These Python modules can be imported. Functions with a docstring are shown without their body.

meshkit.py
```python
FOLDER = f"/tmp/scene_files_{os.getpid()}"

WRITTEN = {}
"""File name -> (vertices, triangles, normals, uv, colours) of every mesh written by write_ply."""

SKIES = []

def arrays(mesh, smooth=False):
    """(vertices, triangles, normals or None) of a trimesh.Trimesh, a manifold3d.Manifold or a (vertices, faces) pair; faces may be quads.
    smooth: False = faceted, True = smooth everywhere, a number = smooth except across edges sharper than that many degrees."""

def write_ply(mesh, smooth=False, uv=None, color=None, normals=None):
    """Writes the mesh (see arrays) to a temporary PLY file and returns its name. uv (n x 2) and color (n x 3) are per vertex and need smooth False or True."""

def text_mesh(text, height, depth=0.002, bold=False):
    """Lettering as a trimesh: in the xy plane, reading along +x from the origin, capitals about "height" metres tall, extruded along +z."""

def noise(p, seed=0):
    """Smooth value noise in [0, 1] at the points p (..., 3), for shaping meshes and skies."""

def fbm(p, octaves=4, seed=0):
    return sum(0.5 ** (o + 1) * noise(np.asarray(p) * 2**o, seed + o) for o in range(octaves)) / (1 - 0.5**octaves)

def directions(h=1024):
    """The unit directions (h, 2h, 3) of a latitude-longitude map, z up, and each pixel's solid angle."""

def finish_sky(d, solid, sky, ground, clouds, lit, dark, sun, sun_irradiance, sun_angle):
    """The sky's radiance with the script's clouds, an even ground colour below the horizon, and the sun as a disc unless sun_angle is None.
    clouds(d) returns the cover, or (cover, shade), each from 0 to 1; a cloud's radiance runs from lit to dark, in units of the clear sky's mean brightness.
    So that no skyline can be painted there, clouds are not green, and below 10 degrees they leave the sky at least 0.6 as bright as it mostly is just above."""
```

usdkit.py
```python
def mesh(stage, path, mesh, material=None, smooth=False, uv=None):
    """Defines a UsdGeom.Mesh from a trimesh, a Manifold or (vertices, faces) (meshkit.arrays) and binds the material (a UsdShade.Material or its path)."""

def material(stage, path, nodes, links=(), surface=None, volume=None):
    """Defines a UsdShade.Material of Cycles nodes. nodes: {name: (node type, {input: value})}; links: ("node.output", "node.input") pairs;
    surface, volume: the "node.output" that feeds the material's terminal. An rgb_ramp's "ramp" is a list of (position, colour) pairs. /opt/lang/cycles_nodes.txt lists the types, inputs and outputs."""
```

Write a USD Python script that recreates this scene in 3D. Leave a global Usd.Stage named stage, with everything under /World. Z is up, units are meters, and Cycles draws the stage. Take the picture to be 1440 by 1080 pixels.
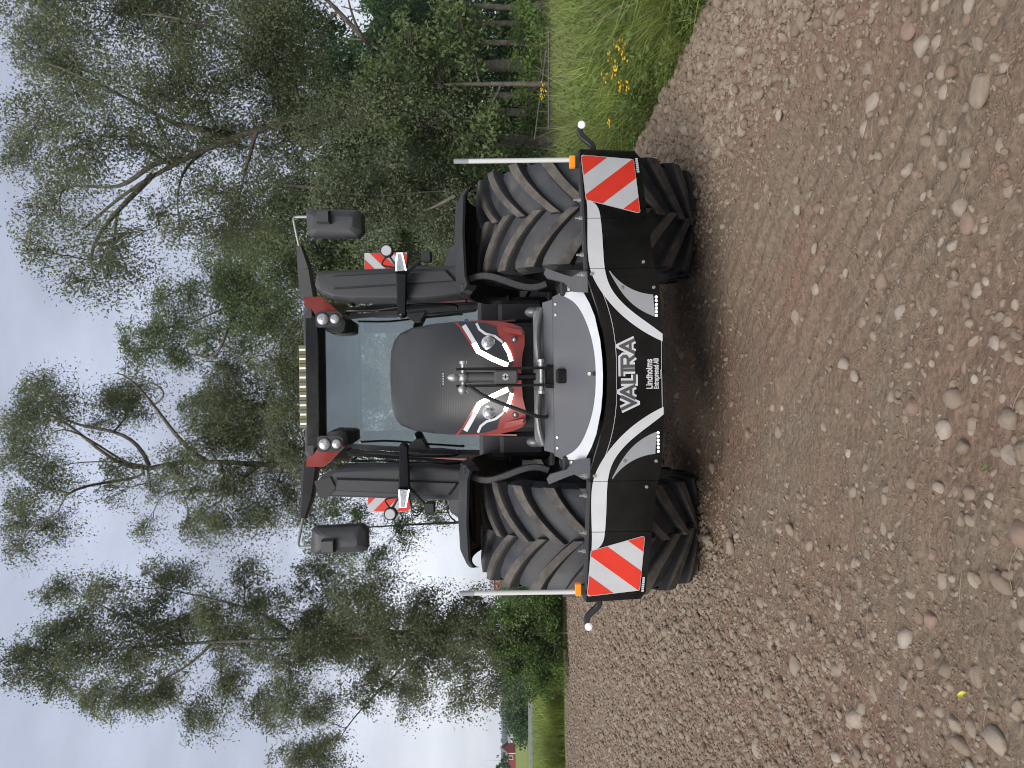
import math
import numpy as np
import trimesh
import shapely
from shapely import affinity
from shapely.geometry import Polygon, LineString, box as sbox
from shapely.ops import unary_union
import meshkit
import usdkit
from pxr import Usd, UsdGeom, UsdLux, UsdShade, Gf, Sdf, Vt

stage = Usd.Stage.CreateInMemory()
UsdGeom.SetStageUpAxis(stage, 'Z')
UsdGeom.SetStageMetersPerUnit(stage, 1.0)
UsdGeom.Xform.Define(stage, '/World')
UsdGeom.Scope.Define(stage, '/World/Looks')
PI = math.pi

# ---------------------------------------------------------------- camera, sky, sun, exposure
EYE = 1.35                       # the phone is held sideways at chest height: the picture lies on its side
ROLL = math.radians(0.8)
FPX = 1080.0
cam = UsdGeom.Camera.Define(stage, '/World/camera')
cam.CreateHorizontalApertureAttr(36.0)
cam.CreateVerticalApertureAttr(27.0)
cam.CreateFocalLengthAttr(27.0)
cam.CreateClippingRangeAttr(Gf.Vec2f(0.05, 20000))
cam.CreateFStopAttr(0.0)
cam.CreateExposureAttr(1.1)
rs, rc = math.sin(ROLL), math.cos(ROLL)
cam.AddTransformOp().Set(Gf.Matrix4d(-rs, 0, -rc, 0, rc, 0, -rs, 0, 0, -1, 0, 0, 0, 0, EYE, 1))

SUN_AZ, SUN_EL = math.radians(-152), math.radians(38)      # azimuth from +Y towards +X
sd = np.array([math.sin(SUN_AZ) * math.cos(SUN_EL), math.cos(SUN_AZ) * math.cos(SUN_EL), math.sin(SUN_EL)])
SKYN = {
    'tc': ('texture_coordinate', {}),
    'sky': ('sky_texture', {'sky_type': 'single_scattering', 'sun_disc': False, 'sun_elevation': SUN_EL, 'sun_rotation': SUN_AZ}),
    'sep': ('separate_xyz', {}),
    'grad': ('rgb_ramp', {'ramp': [(0.0, (7.2, 7.5, 7.9)), (0.1, (6.9, 7.2, 7.8)), (0.28, (4.9, 5.3, 6.4)), (0.55, (4.2, 4.6, 5.75)), (0.8, (7.0, 7.3, 8.1)), (1.0, (9.6, 9.8, 10.3))]}),
    'map': ('mapping', {'scale': (1.0, 1.0, 3.2)}),
    'n': ('noise_texture', {'scale': 1.9, 'detail': 6.0, 'roughness': 0.6}),
    'nr': ('map_range', {'from_min': 0.3, 'from_max': 0.7, 'to_min': 0.74, 'to_max': 1.3, 'clamp': True}),
    'mul': ('vector_math', {'math_type': 'scale'}),
    'mix': ('mix_color', {'fac': 0.93, 'use_clamp': False}),
    'bg': ('background_shader', {'strength': 0.055}),
}
skym = usdkit.material(stage, '/World/Looks/overcast_sky', SKYN, [
    ('tc.generated', 'sep.vector'), ('sep.z', 'grad.fac'), ('tc.generated', 'map.vector'), ('map.vector', 'n.vector'),
    ('n.fac', 'nr.value'), ('grad.color', 'mul.vector1'), ('nr.result', 'mul.scale'),
    ('sky.color', 'mix.a'), ('mul.vector', 'mix.b'), ('mix.result', 'bg.color')], surface='bg.background')
dome = UsdLux.DomeLight.Define(stage, '/World/sky')
UsdShade.MaterialBindingAPI.Apply(dome.GetPrim()).Bind(skym)
dome.GetPrim().SetCustomDataByKey('kind', 'structure')
dome.GetPrim().SetCustomDataByKey('label', 'pale grey overcast sky brightening towards the horizon')
sun = UsdLux.DistantLight.Define(stage, '/World/sun')
sun.CreateNormalizeAttr(True) if hasattr(sun, 'CreateNormalizeAttr') else None
sun.CreateIntensityAttr(0.4)
sun.CreateAngleAttr(35.0)
sun.CreateColorAttr(Gf.Vec3f(1.0, 0.96, 0.9))
zax = sd / np.linalg.norm(sd)
xax = np.cross([0, 0, 1.0], zax); xax /= np.linalg.norm(xax)
yax = np.cross(zax, xax)
sun.AddTransformOp().Set(Gf.Matrix4d(*[float(q) for q in (*xax, 0, *yax, 0, *zax, 0, 0, 0, 0, 1)]))

# ---------------------------------------------------------------- helpers
_used = {}


def numbered(parent, name):
    k = (parent, name)
    n = _used.get(k, 0)
    _used[k] = n + 1
    return f'{parent}/{name}' if n == 0 else f'{parent}/{name}_{n:03d}'


def arr(m):
    if isinstance(m, trimesh.Trimesh):
        return np.array(m.vertices), np.array(m.faces)
    return np.asarray(m[0], float), np.asarray(m[1], int)


def join(ms):
    vs, fs, n = [], [], 0
    for m in ms:
        v, f = arr(m)
        vs.append(v); fs.append(f + n); n += len(v)
    return np.vstack(vs), np.vstack(fs)


def obj(name, mesh, mat, parent='/World', smooth=30, base=None):
    """one Mesh prim, its vertices relative to base"""
    path = numbered(parent, name)
    v, f = arr(mesh)
    if base is not None:
        v = v - np.asarray(base)
    if smooth is False or len(f) > 40000:
        usdkit.mesh(stage, path, (v, f), MAT[mat], smooth=smooth if smooth is True else False)
    else:
        usdkit.mesh(stage, path, trimesh.Trimesh(v, f, process=False), MAT[mat], smooth=smooth)
    return path


def tag(path, label=None, cat=None, group=None, kind=None):
    p = stage.GetPrimAtPath(path)
    for k, t in (('label', label), ('category', cat), ('group', group), ('kind', kind)):
        if t:
            p.SetCustomDataByKey(k, t)
    return path


def thing(name, label, cat, loc=(0, 0, 0), group=None, rotz=0.0, scale=None):
    path = numbered('/World', name)
    x = UsdGeom.Xform.Define(stage, path)
    x.AddTranslateOp().Set(Gf.Vec3d(*[float(q) for q in loc]))
    if rotz:
        x.AddRotateZOp().Set(math.degrees(rotz))
    if scale:
        x.AddScaleOp().Set(Gf.Vec3f(scale, scale, scale))
    return tag(path, label, cat, group)


def pixel(x, y, Y):
    """world point at depth Y seen at (x, y) of the photograph; used to survey sizes from it"""
    a, b = (x - 720) / FPX, (540 - y) / FPX
    return np.array([Y * (-rs * a + rc * b), Y, EYE + Y * (-rc * a - rs * b)])


def tube(pts, r, sides=8, caps=True):
    p = np.asarray(pts, float)
    n = len(p)
    r = np.broadcast_to(np.asarray(r, float), (n,))
    t = np.gradient(p, axis=0) if n > 2 else np.repeat((p[1] - p[0])[None], 2, 0)
    t = t / (np.linalg.norm(t, axis=1, keepdims=True) + 1e-12)
    ref = np.array([0, 0, 1.0]) if abs(t[0, 2]) < 0.9 else np.array([1.0, 0, 0])
    a = np.cross(t[0], ref); a /= np.linalg.norm(a)
    A = []
    for i in range(n):
        a = a - t[i] * (a @ t[i]); a /= np.linalg.norm(a) + 1e-12
        A.append(a)
    A = np.array(A); B = np.cross(t, A)
    ang = np.arange(sides) * 2 * PI / sides
    v = p[:, None] + r[:, None, None] * (np.cos(ang)[None, :, None] * A[:, None] + np.sin(ang)[None, :, None] * B[:, None])
    i, j = np.meshgrid(np.arange(n - 1), np.arange(sides), indexing='ij')
    i, j = i.ravel(), j.ravel(); k = (j + 1) % sides
    f = np.vstack([np.stack([i * sides + j, i * sides + k, (i + 1) * sides + k], 1), np.stack([i * sides + j, (i + 1) * sides + k, (i + 1) * sides + j], 1)])
    v = v.reshape(-1, 3)
    if caps:
        m = len(v)
        v = np.vstack([v, p[0], p[-1]])
        q = np.arange(sides); q2 = (q + 1) % sides
        f = np.vstack([f, np.stack([np.full(sides, m), q2, q], 1), np.stack([np.full(sides, m + 1), (n - 1) * sides + q, (n - 1) * sides + q2], 1)])
    return v, f


def spline(pts, n=24):
    from scipy.interpolate import CubicSpline
    p = np.asarray(pts, float)
    d = np.r_[0, np.cumsum(np.linalg.norm(np.diff(p, axis=0), axis=1))]
    return CubicSpline(d, p)(np.linspace(0, d[-1], n))


def hull(pts):
    h = trimesh.convex.convex_hull(np.asarray(pts, float))
    return np.array(h.vertices), np.array(h.faces)


def cbox(x0, x1, y0, y1, z0, z1, c=0.006):
    """box with chamfered edges"""
    pts = []
    c = min(c, (x1 - x0) / 3, (y1 - y0) / 3, (z1 - z0) / 3)
    for sx in (0, 1):
        for sy in (0, 1):
            for sz in (0, 1):
                X, Yv, Z = (x0, x1)[sx], (y0, y1)[sy], (z0, z1)[sz]
                dx, dy, dz = (c, -c)[sx], (c, -c)[sy], (c, -c)[sz]
                pts += [(X, Yv + dy, Z + dz), (X + dx, Yv, Z + dz), (X + dx, Yv + dy, Z)]
    return hull(pts)


def loft_bar(p0, p1, s0, s1, c=0.2):
    """tapered bar of octagonal section from p0 to p1; s = (width across x/side, height)"""
    p0, p1 = np.asarray(p0, float), np.asarray(p1, float)
    t = (p1 - p0) / np.linalg.norm(p1 - p0)
    up = np.array([0, 0, 1.0]) if abs(t[2]) < 0.8 else np.array([0, 1.0, 0])
    a = np.cross(t, up); a /= np.linalg.norm(a); b = np.cross(a, t)
    pts = []
    for p, s in ((p0, s0), (p1, s1)):
        for (u, w) in ((1, 1 - c), (1 - c, 1), (-1 + c, 1), (-1, 1 - c), (-1, -1 + c), (-1 + c, -1), (1 - c, -1), (1, -1 + c)):
            pts.append(p + a * u * s[0] / 2 + b * w * s[1] / 2)
    return hull(pts)


def disc(c, r, axis, depth, n=24, bevel=0.15):
    """short cylinder with a rounded rim, its face towards -axis"""
    c, axis = np.asarray(c, float), np.asarray(axis, float) / np.linalg.norm(axis)
    ref = np.array([0, 0, 1.0]) if abs(axis[2]) < 0.9 else np.array([1.0, 0, 0])
    a = np.cross(axis, ref); a /= np.linalg.norm(a); b = np.cross(axis, a)
    ang = np.arange(n) * 2 * PI / n
    ring = np.cos(ang)[:, None] * a + np.sin(ang)[:, None] * b
    k = r * bevel
    return hull(np.vstack([c + ring * (r - k), c + axis * k + ring * r, c + axis * depth + ring * r]))


def ball(c, r, sub=2, s=(1, 1, 1)):
    m = trimesh.creation.icosphere(subdivisions=sub, radius=r)
    return np.array(m.vertices) * np.array(s) + np.asarray(c, float), np.array(m.faces)


def mirror(m):
    v, f = arr(m)
    return v * np.array([-1, 1, 1.0]), f[:, ::-1]


def cells(poly, g):
    """triangles of a polygon, cut on a grid of step g so that it can be bent"""
    x0, y0, x1, y1 = poly.bounds
    xs = np.arange(math.floor(x0 / g), math.ceil(x1 / g)) * g
    ys = np.arange(math.floor(y0 / g), math.ceil(y1 / g)) * g
    shapely.prepare(poly)
    V, F, idx = [], [], {}

    def vid(p):
        k = (round(p[0], 5), round(p[1], 5))
        if k not in idx:
            idx[k] = len(V); V.append(k)
        return idx[k]
    for a in xs:
        for b in ys:
            cb = sbox(a, b, a + g, b + g)
            if poly.contains(cb):
                q = [vid(p) for p in ((a, b), (a + g, b), (a + g, b + g), (a, b + g))]
                F += [(q[0], q[1], q[2]), (q[0], q[2], q[3])]
                continue
            if not poly.intersects(cb):
                continue
            part = poly.intersection(cb)
            for pg in getattr(part, 'geoms', [part]):
                if pg.geom_type != 'Polygon' or pg.area < 1e-7:
                    continue
                pg = shapely.geometry.polygon.orient(pg)
                v2, f2 = trimesh.creation.triangulate_polygon(pg, engine='earcut')
                ids = [vid(p) for p in v2]
                for t in f2:
                    F.append(tuple(ids[i] for i in t))
    V = np.array(V); F = np.array([t for t in F if len(set(t)) == 3])
    e1, e2 = V[F[:, 1]] - V[F[:, 0]], V[F[:, 2]] - V[F[:, 0]]
    flip = e1[:, 0] * e2[:, 1] - e1[:, 1] * e2[:, 0] < 0
    F[flip] = F[flip][:, ::-1]
    return V, F


def unproj(P, Yfun, it=7):
    """(x, lat) on the photograph -> point of the surface y = Yfun(X, Z), tractor axes (X from its middle)"""
    P = np.asarray(P, float)
    Y = np.full(len(P), 5.0)
    for _ in range(it):
        X = P[:, 1] * Y / FPX; Z = EYE - (P[:, 0] - 720) * Y / FPX
        Y = Yfun(X, Z)
    return np.stack([P[:, 1] * Y / FPX, Y, EYE - (P[:, 0] - 720) * Y / FPX], 1)


def patch(poly, Yfun, off=0.0, th=0.004, g=14.0, backY=None):
    """a polygon of (x, lat) laid on the surface Yfun, standing 'off' proud of it, 'th' thick (towards +y)"""
    out = []
    for pg in getattr(poly, 'geoms', [poly]):
        if pg.geom_type != 'Polygon' or pg.is_empty or pg.area < 0.02:
            continue
        V, F = cells(pg, g)
        P = unproj(V, Yfun)
        fr = P.copy(); fr[:, 1] -= off
        bk = P.copy(); bk[:, 1] = P[:, 1] - off + th if backY is None else backY
        n = len(V)
        # (x down, lat right): a counter-clockwise triangle of (x, lat) faces -y
        ed = np.vstack([F[:, [0, 1]], F[:, [1, 2]], F[:, [2, 0]]])
        key = set(map(tuple, ed))
        bd = np.array([e for e in map(tuple, ed) if (e[1], e[0]) not in key])
        side = np.vstack([np.stack([bd[:, 1], bd[:, 0], bd[:, 0] + n], 1), np.stack([bd[:, 1], bd[:, 0] + n, bd[:, 1] + n], 1)]) if len(bd) else np.zeros((0, 3), int)
        out.append((np.vstack([fr, bk]), np.vstack([F, F[:, ::-1] + n, side])))
    v, f = join(out)
    m = trimesh.Trimesh(v, f, process=False)
    return m


def sym(poly):
    return affinity.scale(poly, 1, -1, origin=(0, 0))


# ---------------------------------------------------------------- materials
MAT = {}


def pm(name, c, rough=0.5, metal=0.0, c2=None, ns=6.0, bump=0.0, bs=60.0, coat=0.0, emit=None, estr=0.0, spec=0.5, detail=4.0, lo=0.35, hi=0.65, rough2=None, extra=None, space='position'):
    nodes = {'g': ('geometry', {}), 'tc': ('texture_coordinate', {}), 'p': ('principled_bsdf', {'base_color': c, 'roughness': rough, 'metallic': metal, 'coat_weight': coat, 'specular_ior_level': spec})}
    links = []
    vec = 'g.position' if space == 'position' else 'tc.object'
    if emit:
        nodes['p'][1]['emission_color'] = emit; nodes['p'][1]['emission_strength'] = estr
    if c2:
        nodes['n'] = ('noise_texture', {'scale': ns, 'detail': detail, 'roughness': 0.6})
        nodes['mr'] = ('map_range', {'from_min': lo, 'from_max': hi, 'to_min': 0.0, 'to_max': 1.0, 'clamp': True})
        nodes['m'] = ('mix_color', {'a': c, 'b': c2})
        links += [(vec, 'n.vector'), ('n.fac', 'mr.value'), ('mr.result', 'm.fac'), ('m.result', 'p.base_color')]
        if rough2 is not None:
            nodes['mf'] = ('mix_float', {'a': rough, 'b': rough2})
            links += [('mr.result', 'mf.fac'), ('mf.result', 'p.roughness')]
    if bump:
        nodes['bn'] = ('noise_texture', {'scale': bs, 'detail': 4.0})
        nodes['b'] = ('bump', {'strength': 1.0, 'distance': bump})
        links += [(vec, 'bn.vector'), ('bn.fac', 'b.height'), ('b.normal', 'p.normal')]
    MAT[name] = usdkit.material(stage, '/World/Looks/' + name, nodes, links, surface='p.BSDF')


pm('black_paint', (0.003, 0.003, 0.0035), 0.22, c2=(0.007, 0.0065, 0.006), ns=3, rough2=0.38, spec=0.35)
pm('black_plastic', (0.012, 0.012, 0.014), 0.5, c2=(0.02, 0.02, 0.021), ns=4, bump=0.0004, bs=700)
pm('dark_plastic', (0.033, 0.034, 0.04), 0.45, c2=(0.041, 0.042, 0.047), ns=3, bump=0.0003, bs=900, rough2=0.6)
pm('grey_paint', (0.085, 0.088, 0.1), 0.4, c2=(0.1, 0.101, 0.111), ns=3, rough2=0.5)
pm('dark_grey_paint', (0.055, 0.057, 0.064), 0.45, c2=(0.075, 0.073, 0.074), ns=3, rough2=0.6)
pm('white_film', (0.6, 0.61, 0.64), 0.4, c2=(0.52, 0.53, 0.55), ns=4)
pm('grey_film', (0.3, 0.31, 0.335), 0.4, c2=(0.27, 0.28, 0.3), ns=4)
pm('red_film', (0.66, 0.035, 0.016), 0.45, c2=(0.6, 0.032, 0.016), ns=8)
pm('retro_white', (0.5, 0.51, 0.53), 0.4, c2=(0.46, 0.47, 0.49), ns=8, bump=0.0002, bs=500)
pm('red_paint', (0.215, 0.021, 0.012), 0.3, c2=(0.245, 0.027, 0.017), ns=3, coat=0.3, rough2=0.45)
pm('amber', (0.85, 0.22, 0.01), 0.25, emit=(1, 0.35, 0.02), estr=0.12)
pm('steel', (0.5, 0.5, 0.5), 0.35, metal=0.9, c2=(0.36, 0.35, 0.34), ns=12, rough2=0.55)
pm('cast_grey', (0.2, 0.205, 0.21), 0.38, metal=0.6, c2=(0.14, 0.14, 0.145), ns=9, rough2=0.5, bump=0.0006, bs=200)
pm('chrome', (0.7, 0.7, 0.72), 0.12, metal=1.0)
pm('lamp_lens', (0.55, 0.56, 0.58), 0.12, metal=0.55, c2=(0.25, 0.26, 0.27), ns=55, bump=0.002, bs=120, coat=1.0)
pm('clear_dark', (0.02, 0.021, 0.024), 0.3, coat=0.0)
pm('mirror_glass', (0.5, 0.52, 0.54), 0.05, metal=1.0)
pm('led', (0.9, 0.9, 0.85), 0.3, emit=(1.0, 0.95, 0.8), estr=3.0)
pm('led_soft', (0.8, 0.8, 0.85), 0.3, emit=(0.92, 0.93, 1.0), estr=0.75)
pm('round_lamp_white', (0.78, 0.78, 0.78), 0.25, coat=0.6, emit=(1, 1, 1), estr=0.22)
pm('lightbar', (0.11, 0.105, 0.04), 0.25, metal=0.3, emit=(1.0, 0.95, 0.7), estr=0.04)
pm('pole_plastic', (0.62, 0.63, 0.62), 0.35)
pm('rubber', (0.03, 0.032, 0.038), 0.55, c2=(0.085, 0.08, 0.076), ns=6, lo=0.48, hi=0.75, bump=0.001, bs=90, rough2=0.85, space='object')
for nm_, axy, axz, rad in (('lug_rubber', 5.72 - 6.6, 0.8, 0.8), ('rear_lug_rubber', 8.75 - 6.6, 1.0, 1.0)):
    MAT[nm_] = usdkit.material(stage, '/World/Looks/' + nm_, {
        'tc': ('texture_coordinate', {}), 'fl': ('vector_math', {'math_type': 'multiply', 'vector2': (0, 1, 1)}), 'ds': ('vector_math', {'math_type': 'distance', 'vector2': (0, axy, axz)}),
        'rr': ('map_range', {'from_min': rad - 0.03, 'from_max': rad - 0.006, 'to_min': 0.0, 'to_max': 1.0, 'clamp': True}),
        'n': ('noise_texture', {'scale': 9.0, 'detail': 5.0, 'roughness': 0.65}), 'nr': ('map_range', {'from_min': 0.3, 'from_max': 0.62, 'to_min': 0.25, 'to_max': 1.0, 'clamp': True}),
        'mu': ('math', {'math_type': 'multiply'}), 'n2': ('noise_texture', {'scale': 60.0, 'detail': 3.0}),
        'dm': ('mix_color', {'a': (0.085, 0.073, 0.064), 'b': (0.15, 0.13, 0.113)}),
        'c': ('mix_color', {'a': (0.024, 0.025, 0.029)}), 'b': ('bump', {'strength': 0.7, 'distance': 0.0025}), 'p': ('principled_bsdf', {'roughness': 0.8, 'specular_ior_level': 0.3})},
        [('tc.object', 'fl.vector1'), ('fl.vector', 'ds.vector1'), ('ds.value', 'rr.value'), ('tc.object', 'n.vector'), ('n.fac', 'nr.value'), ('rr.result', 'mu.value1'), ('nr.result', 'mu.value2'),
         ('tc.object', 'n2.vector'), ('n2.fac', 'dm.fac'), ('mu.value', 'c.fac'), ('dm.result', 'c.b'), ('c.result', 'p.base_color'), ('n2.fac', 'b.height'), ('b.normal', 'p.normal')], surface='p.BSDF')
pm('rim_paint', (0.05, 0.05, 0.055), 0.45)
pm('seat_fabric', (0.03, 0.03, 0.033), 0.9)
pm('blue_film', (0.03, 0.1, 0.5), 0.4)
pm('bark', (0.075, 0.064, 0.052), 0.9, c2=(0.15, 0.132, 0.112), ns=9, bump=0.02, bs=18)
pm('pale_bark', (0.2, 0.175, 0.15), 0.9, c2=(0.09, 0.075, 0.06), ns=6, bump=0.015, bs=22)
pm('timber', (0.19, 0.17, 0.15), 0.85, c2=(0.12, 0.105, 0.09), ns=8)
pm('old_steel', (0.1, 0.1, 0.1), 0.6, metal=0.3, c2=(0.06, 0.055, 0.05), ns=10)
pm('galvanised', (0.3, 0.305, 0.31), 0.5, metal=0.5, c2=(0.22, 0.22, 0.22), ns=10)
pm('barn_red', (0.27, 0.035, 0.025), 0.85, c2=(0.2, 0.03, 0.022), ns=2)
pm('barn_white', (0.68, 0.67, 0.64), 0.7)
pm('roof_tile', (0.11, 0.1, 0.1), 0.8, c2=(0.16, 0.14, 0.13), ns=2)
pm('window_dark', (0.02, 0.025, 0.03), 0.1)
pm('flower_yellow', (0.72, 0.46, 0.01), 0.7, c2=(0.6, 0.33, 0.01), ns=30)
pm('straw', (0.3, 0.24, 0.15), 0.8, c2=(0.2, 0.155, 0.1), ns=20)
pm('asphalt', (0.16, 0.16, 0.165), 0.9)
pm('dead_leaf', (0.55, 0.5, 0.04), 0.6)
for i, (a, b) in enumerate((((0.26, 0.208, 0.158), (0.18, 0.138, 0.102)), ((0.31, 0.257, 0.204), (0.21, 0.166, 0.126)), ((0.2, 0.156, 0.117), (0.25, 0.198, 0.15)), ((0.24, 0.165, 0.124), (0.18, 0.124, 0.093)), ((0.34, 0.29, 0.238), (0.23, 0.187, 0.147)))):
    pm(f'stone_tone_{"abcde"[i]}', a, 0.85, c2=b, ns=16, bump=0.003, bs=70, lo=0.3, hi=0.7)

# hood mask: dark plastic with fine horizontal grille ribs
MAT['grille_plastic'] = usdkit.material(stage, '/World/Looks/grille_plastic', {
    'g': ('geometry', {}), 'w': ('wave_texture', {'wave_type': 'bands', 'bands_direction': 'z', 'profile': 'sine', 'scale': 26.0}),
    'b': ('bump', {'strength': 0.3, 'distance': 0.0012}), 'n': ('noise_texture', {'scale': 2.5, 'detail': 3.0}),
    'r': ('map_range', {'from_min': 0.35, 'from_max': 0.65, 'to_min': 0.42, 'to_max': 0.56, 'clamp': True}),
    'p': ('principled_bsdf', {'base_color': (0.016, 0.0165, 0.018), 'roughness': 0.45})},
    [('g.position', 'w.vector'), ('w.fac', 'b.height'), ('b.normal', 'p.normal'), ('g.position', 'n.vector'), ('n.fac', 'r.value'), ('r.result', 'p.roughness')], surface='p.BSDF')
# window glass: clear, tinted, mirror-like by angle
for nm_, base_, tint_ in (('window_glass', 0.125, (0.84, 0.87, 0.86)), ('side_glass', 0.0, (0.84, 0.87, 0.86))):
    MAT[nm_] = usdkit.material(stage, '/World/Looks/' + nm_, {
        'f': ('fresnel', {'IOR': 1.6}), 'ma': ('math', {'math_type': 'multiply_add', 'value2': 1.0, 'value3': base_}), 't': ('transparent_bsdf', {'color': tint_}),
        'gl': ('glossy_bsdf', {'color': (0.86, 0.95, 0.92), 'roughness': 0.02}), 'm': ('mix_closure', {})},
        [('f.fac', 'ma.value1'), ('ma.value', 'm.fac'), ('t.BSDF', 'm.closure1'), ('gl.BSDF', 'm.closure2')], surface='m.closure')


def leafmat(name, ca, cb, cc, trans=0.35, rough=0.55):
    MAT[name] = usdkit.material(stage, '/World/Looks/' + name, {
        'g': ('geometry', {}), 'rr': ('rgb_ramp', {'ramp': [(0.0, ca), (0.55, cb), (1.0, cc)]}),
        'n': ('noise_texture', {'scale': 0.9, 'detail': 3.0}), 'add': ('math', {'math_type': 'multiply_add', 'value2': 0.55}), 'h': ('math', {'math_type': 'multiply_add', 'value2': 1.3, 'value3': -0.42}),
        'p': ('principled_bsdf', {'roughness': rough, 'specular_ior_level': 0.35}), 't': ('translucent_bsdf', {}), 'm': ('mix_closure', {'fac': trans})},
        [('g.position', 'n.vector'), ('n.fac', 'h.value1'), ('g.random_per_island', 'add.value1'), ('h.value', 'add.value3'), ('add.value', 'rr.fac'),
         ('rr.color', 'p.base_color'), ('rr.color', 't.color'), ('p.BSDF', 'm.closure1'), ('t.BSDF', 'm.closure2')], surface='m.closure')


leafmat('leaf_olive', (0.097, 0.118, 0.062), (0.197, 0.227, 0.120), (0.329, 0.352, 0.175))
leafmat('leaf_green', (0.089, 0.124, 0.054), (0.163, 0.222, 0.081), (0.285, 0.343, 0.119))
leafmat('leaf_dark', (0.041, 0.080, 0.035), (0.086, 0.152, 0.057), (0.152, 0.244, 0.088))
leafmat('leaf_silver', (0.116, 0.141, 0.080), (0.189, 0.226, 0.132), (0.295, 0.339, 0.199))
leafmat('leaf_fresh', (0.072, 0.129, 0.031), (0.133, 0.218, 0.050), (0.240, 0.317, 0.079))
leafmat('grass_blade', (0.158, 0.198, 0.052), (0.313, 0.385, 0.090), (0.624, 0.611, 0.208), trans=0.3)
leafmat('herb_leaf', (0.094, 0.164, 0.047), (0.189, 0.272, 0.078), (0.345, 0.408, 0.130))
leafmat('conifer_far', (0.02, 0.028, 0.018), (0.03, 0.04, 0.026), (0.045, 0.055, 0.035), trans=0.1)

# ground: trodden gravel and earth
MAT['gravel_earth'] = usdkit.material(stage, '/World/Looks/gravel_earth', {
    'g': ('geometry', {}),
    'n1': ('noise_texture', {'scale': 0.8, 'detail': 5.0, 'roughness': 0.6}), 'r1': ('map_range', {'from_min': 0.44, 'from_max': 0.62, 'clamp': True, 'to_min': 0.0, 'to_max': 1.0}),
    'c1': ('mix_color', {'a': (0.196, 0.15, 0.108), 'b': (0.206, 0.131, 0.095)}),
    'v': ('voronoi_texture', {'scale': 34.0, 'randomness': 1.0}), 'vb': ('rgb_to_bw', {}), 'vr': ('map_range', {'from_min': 0.2, 'from_max': 0.9, 'to_min': 0.9, 'to_max': 1.1}),
    'n2': ('noise_texture', {'scale': 45.0, 'detail': 5.0, 'roughness': 0.65}), 'r2': ('map_range', {'from_min': 0.3, 'from_max': 0.7, 'to_min': 0.68, 'to_max': 1.16, 'clamp': True}),
    's1': ('vector_math', {'math_type': 'scale'}), 's2': ('vector_math', {'math_type': 'scale'}),
    'vd': ('voronoi_texture', {'scale': 34.0, 'feature': 'f1'}), 'inv': ('math', {'math_type': 'multiply', 'value2': -0.5}), 'hs': ('math', {'math_type': 'add'}),
    'b': ('bump', {'strength': 1.0, 'distance': 0.013}), 'p': ('principled_bsdf', {'roughness': 0.95, 'specular_ior_level': 0.15})},
    [('g.position', 'n1.vector'), ('n1.fac', 'r1.value'), ('r1.result', 'c1.fac'), ('g.position', 'v.vector'), ('v.color', 'vb.color'), ('vb.val', 'vr.value'),
     ('g.position', 'n2.vector'), ('n2.fac', 'r2.value'), ('c1.result', 's1.vector1'), ('vr.result', 's1.scale'), ('s1.vector', 's2.vector1'), ('r2.result', 's2.scale'), ('s2.vector', 'p.base_color'),
     ('g.position', 'vd.vector'), ('vd.distance', 'inv.value1'), ('inv.value', 'hs.value1'), ('n2.fac', 'hs.value2'), ('hs.value', 'b.height'), ('b.normal', 'p.normal')], surface='p.BSDF')
pm('meadow', (0.15, 0.2, 0.05), 0.95, c2=(0.2, 0.225, 0.075), ns=0.12, bump=0.05, bs=3.0, spec=0.1)
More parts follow.
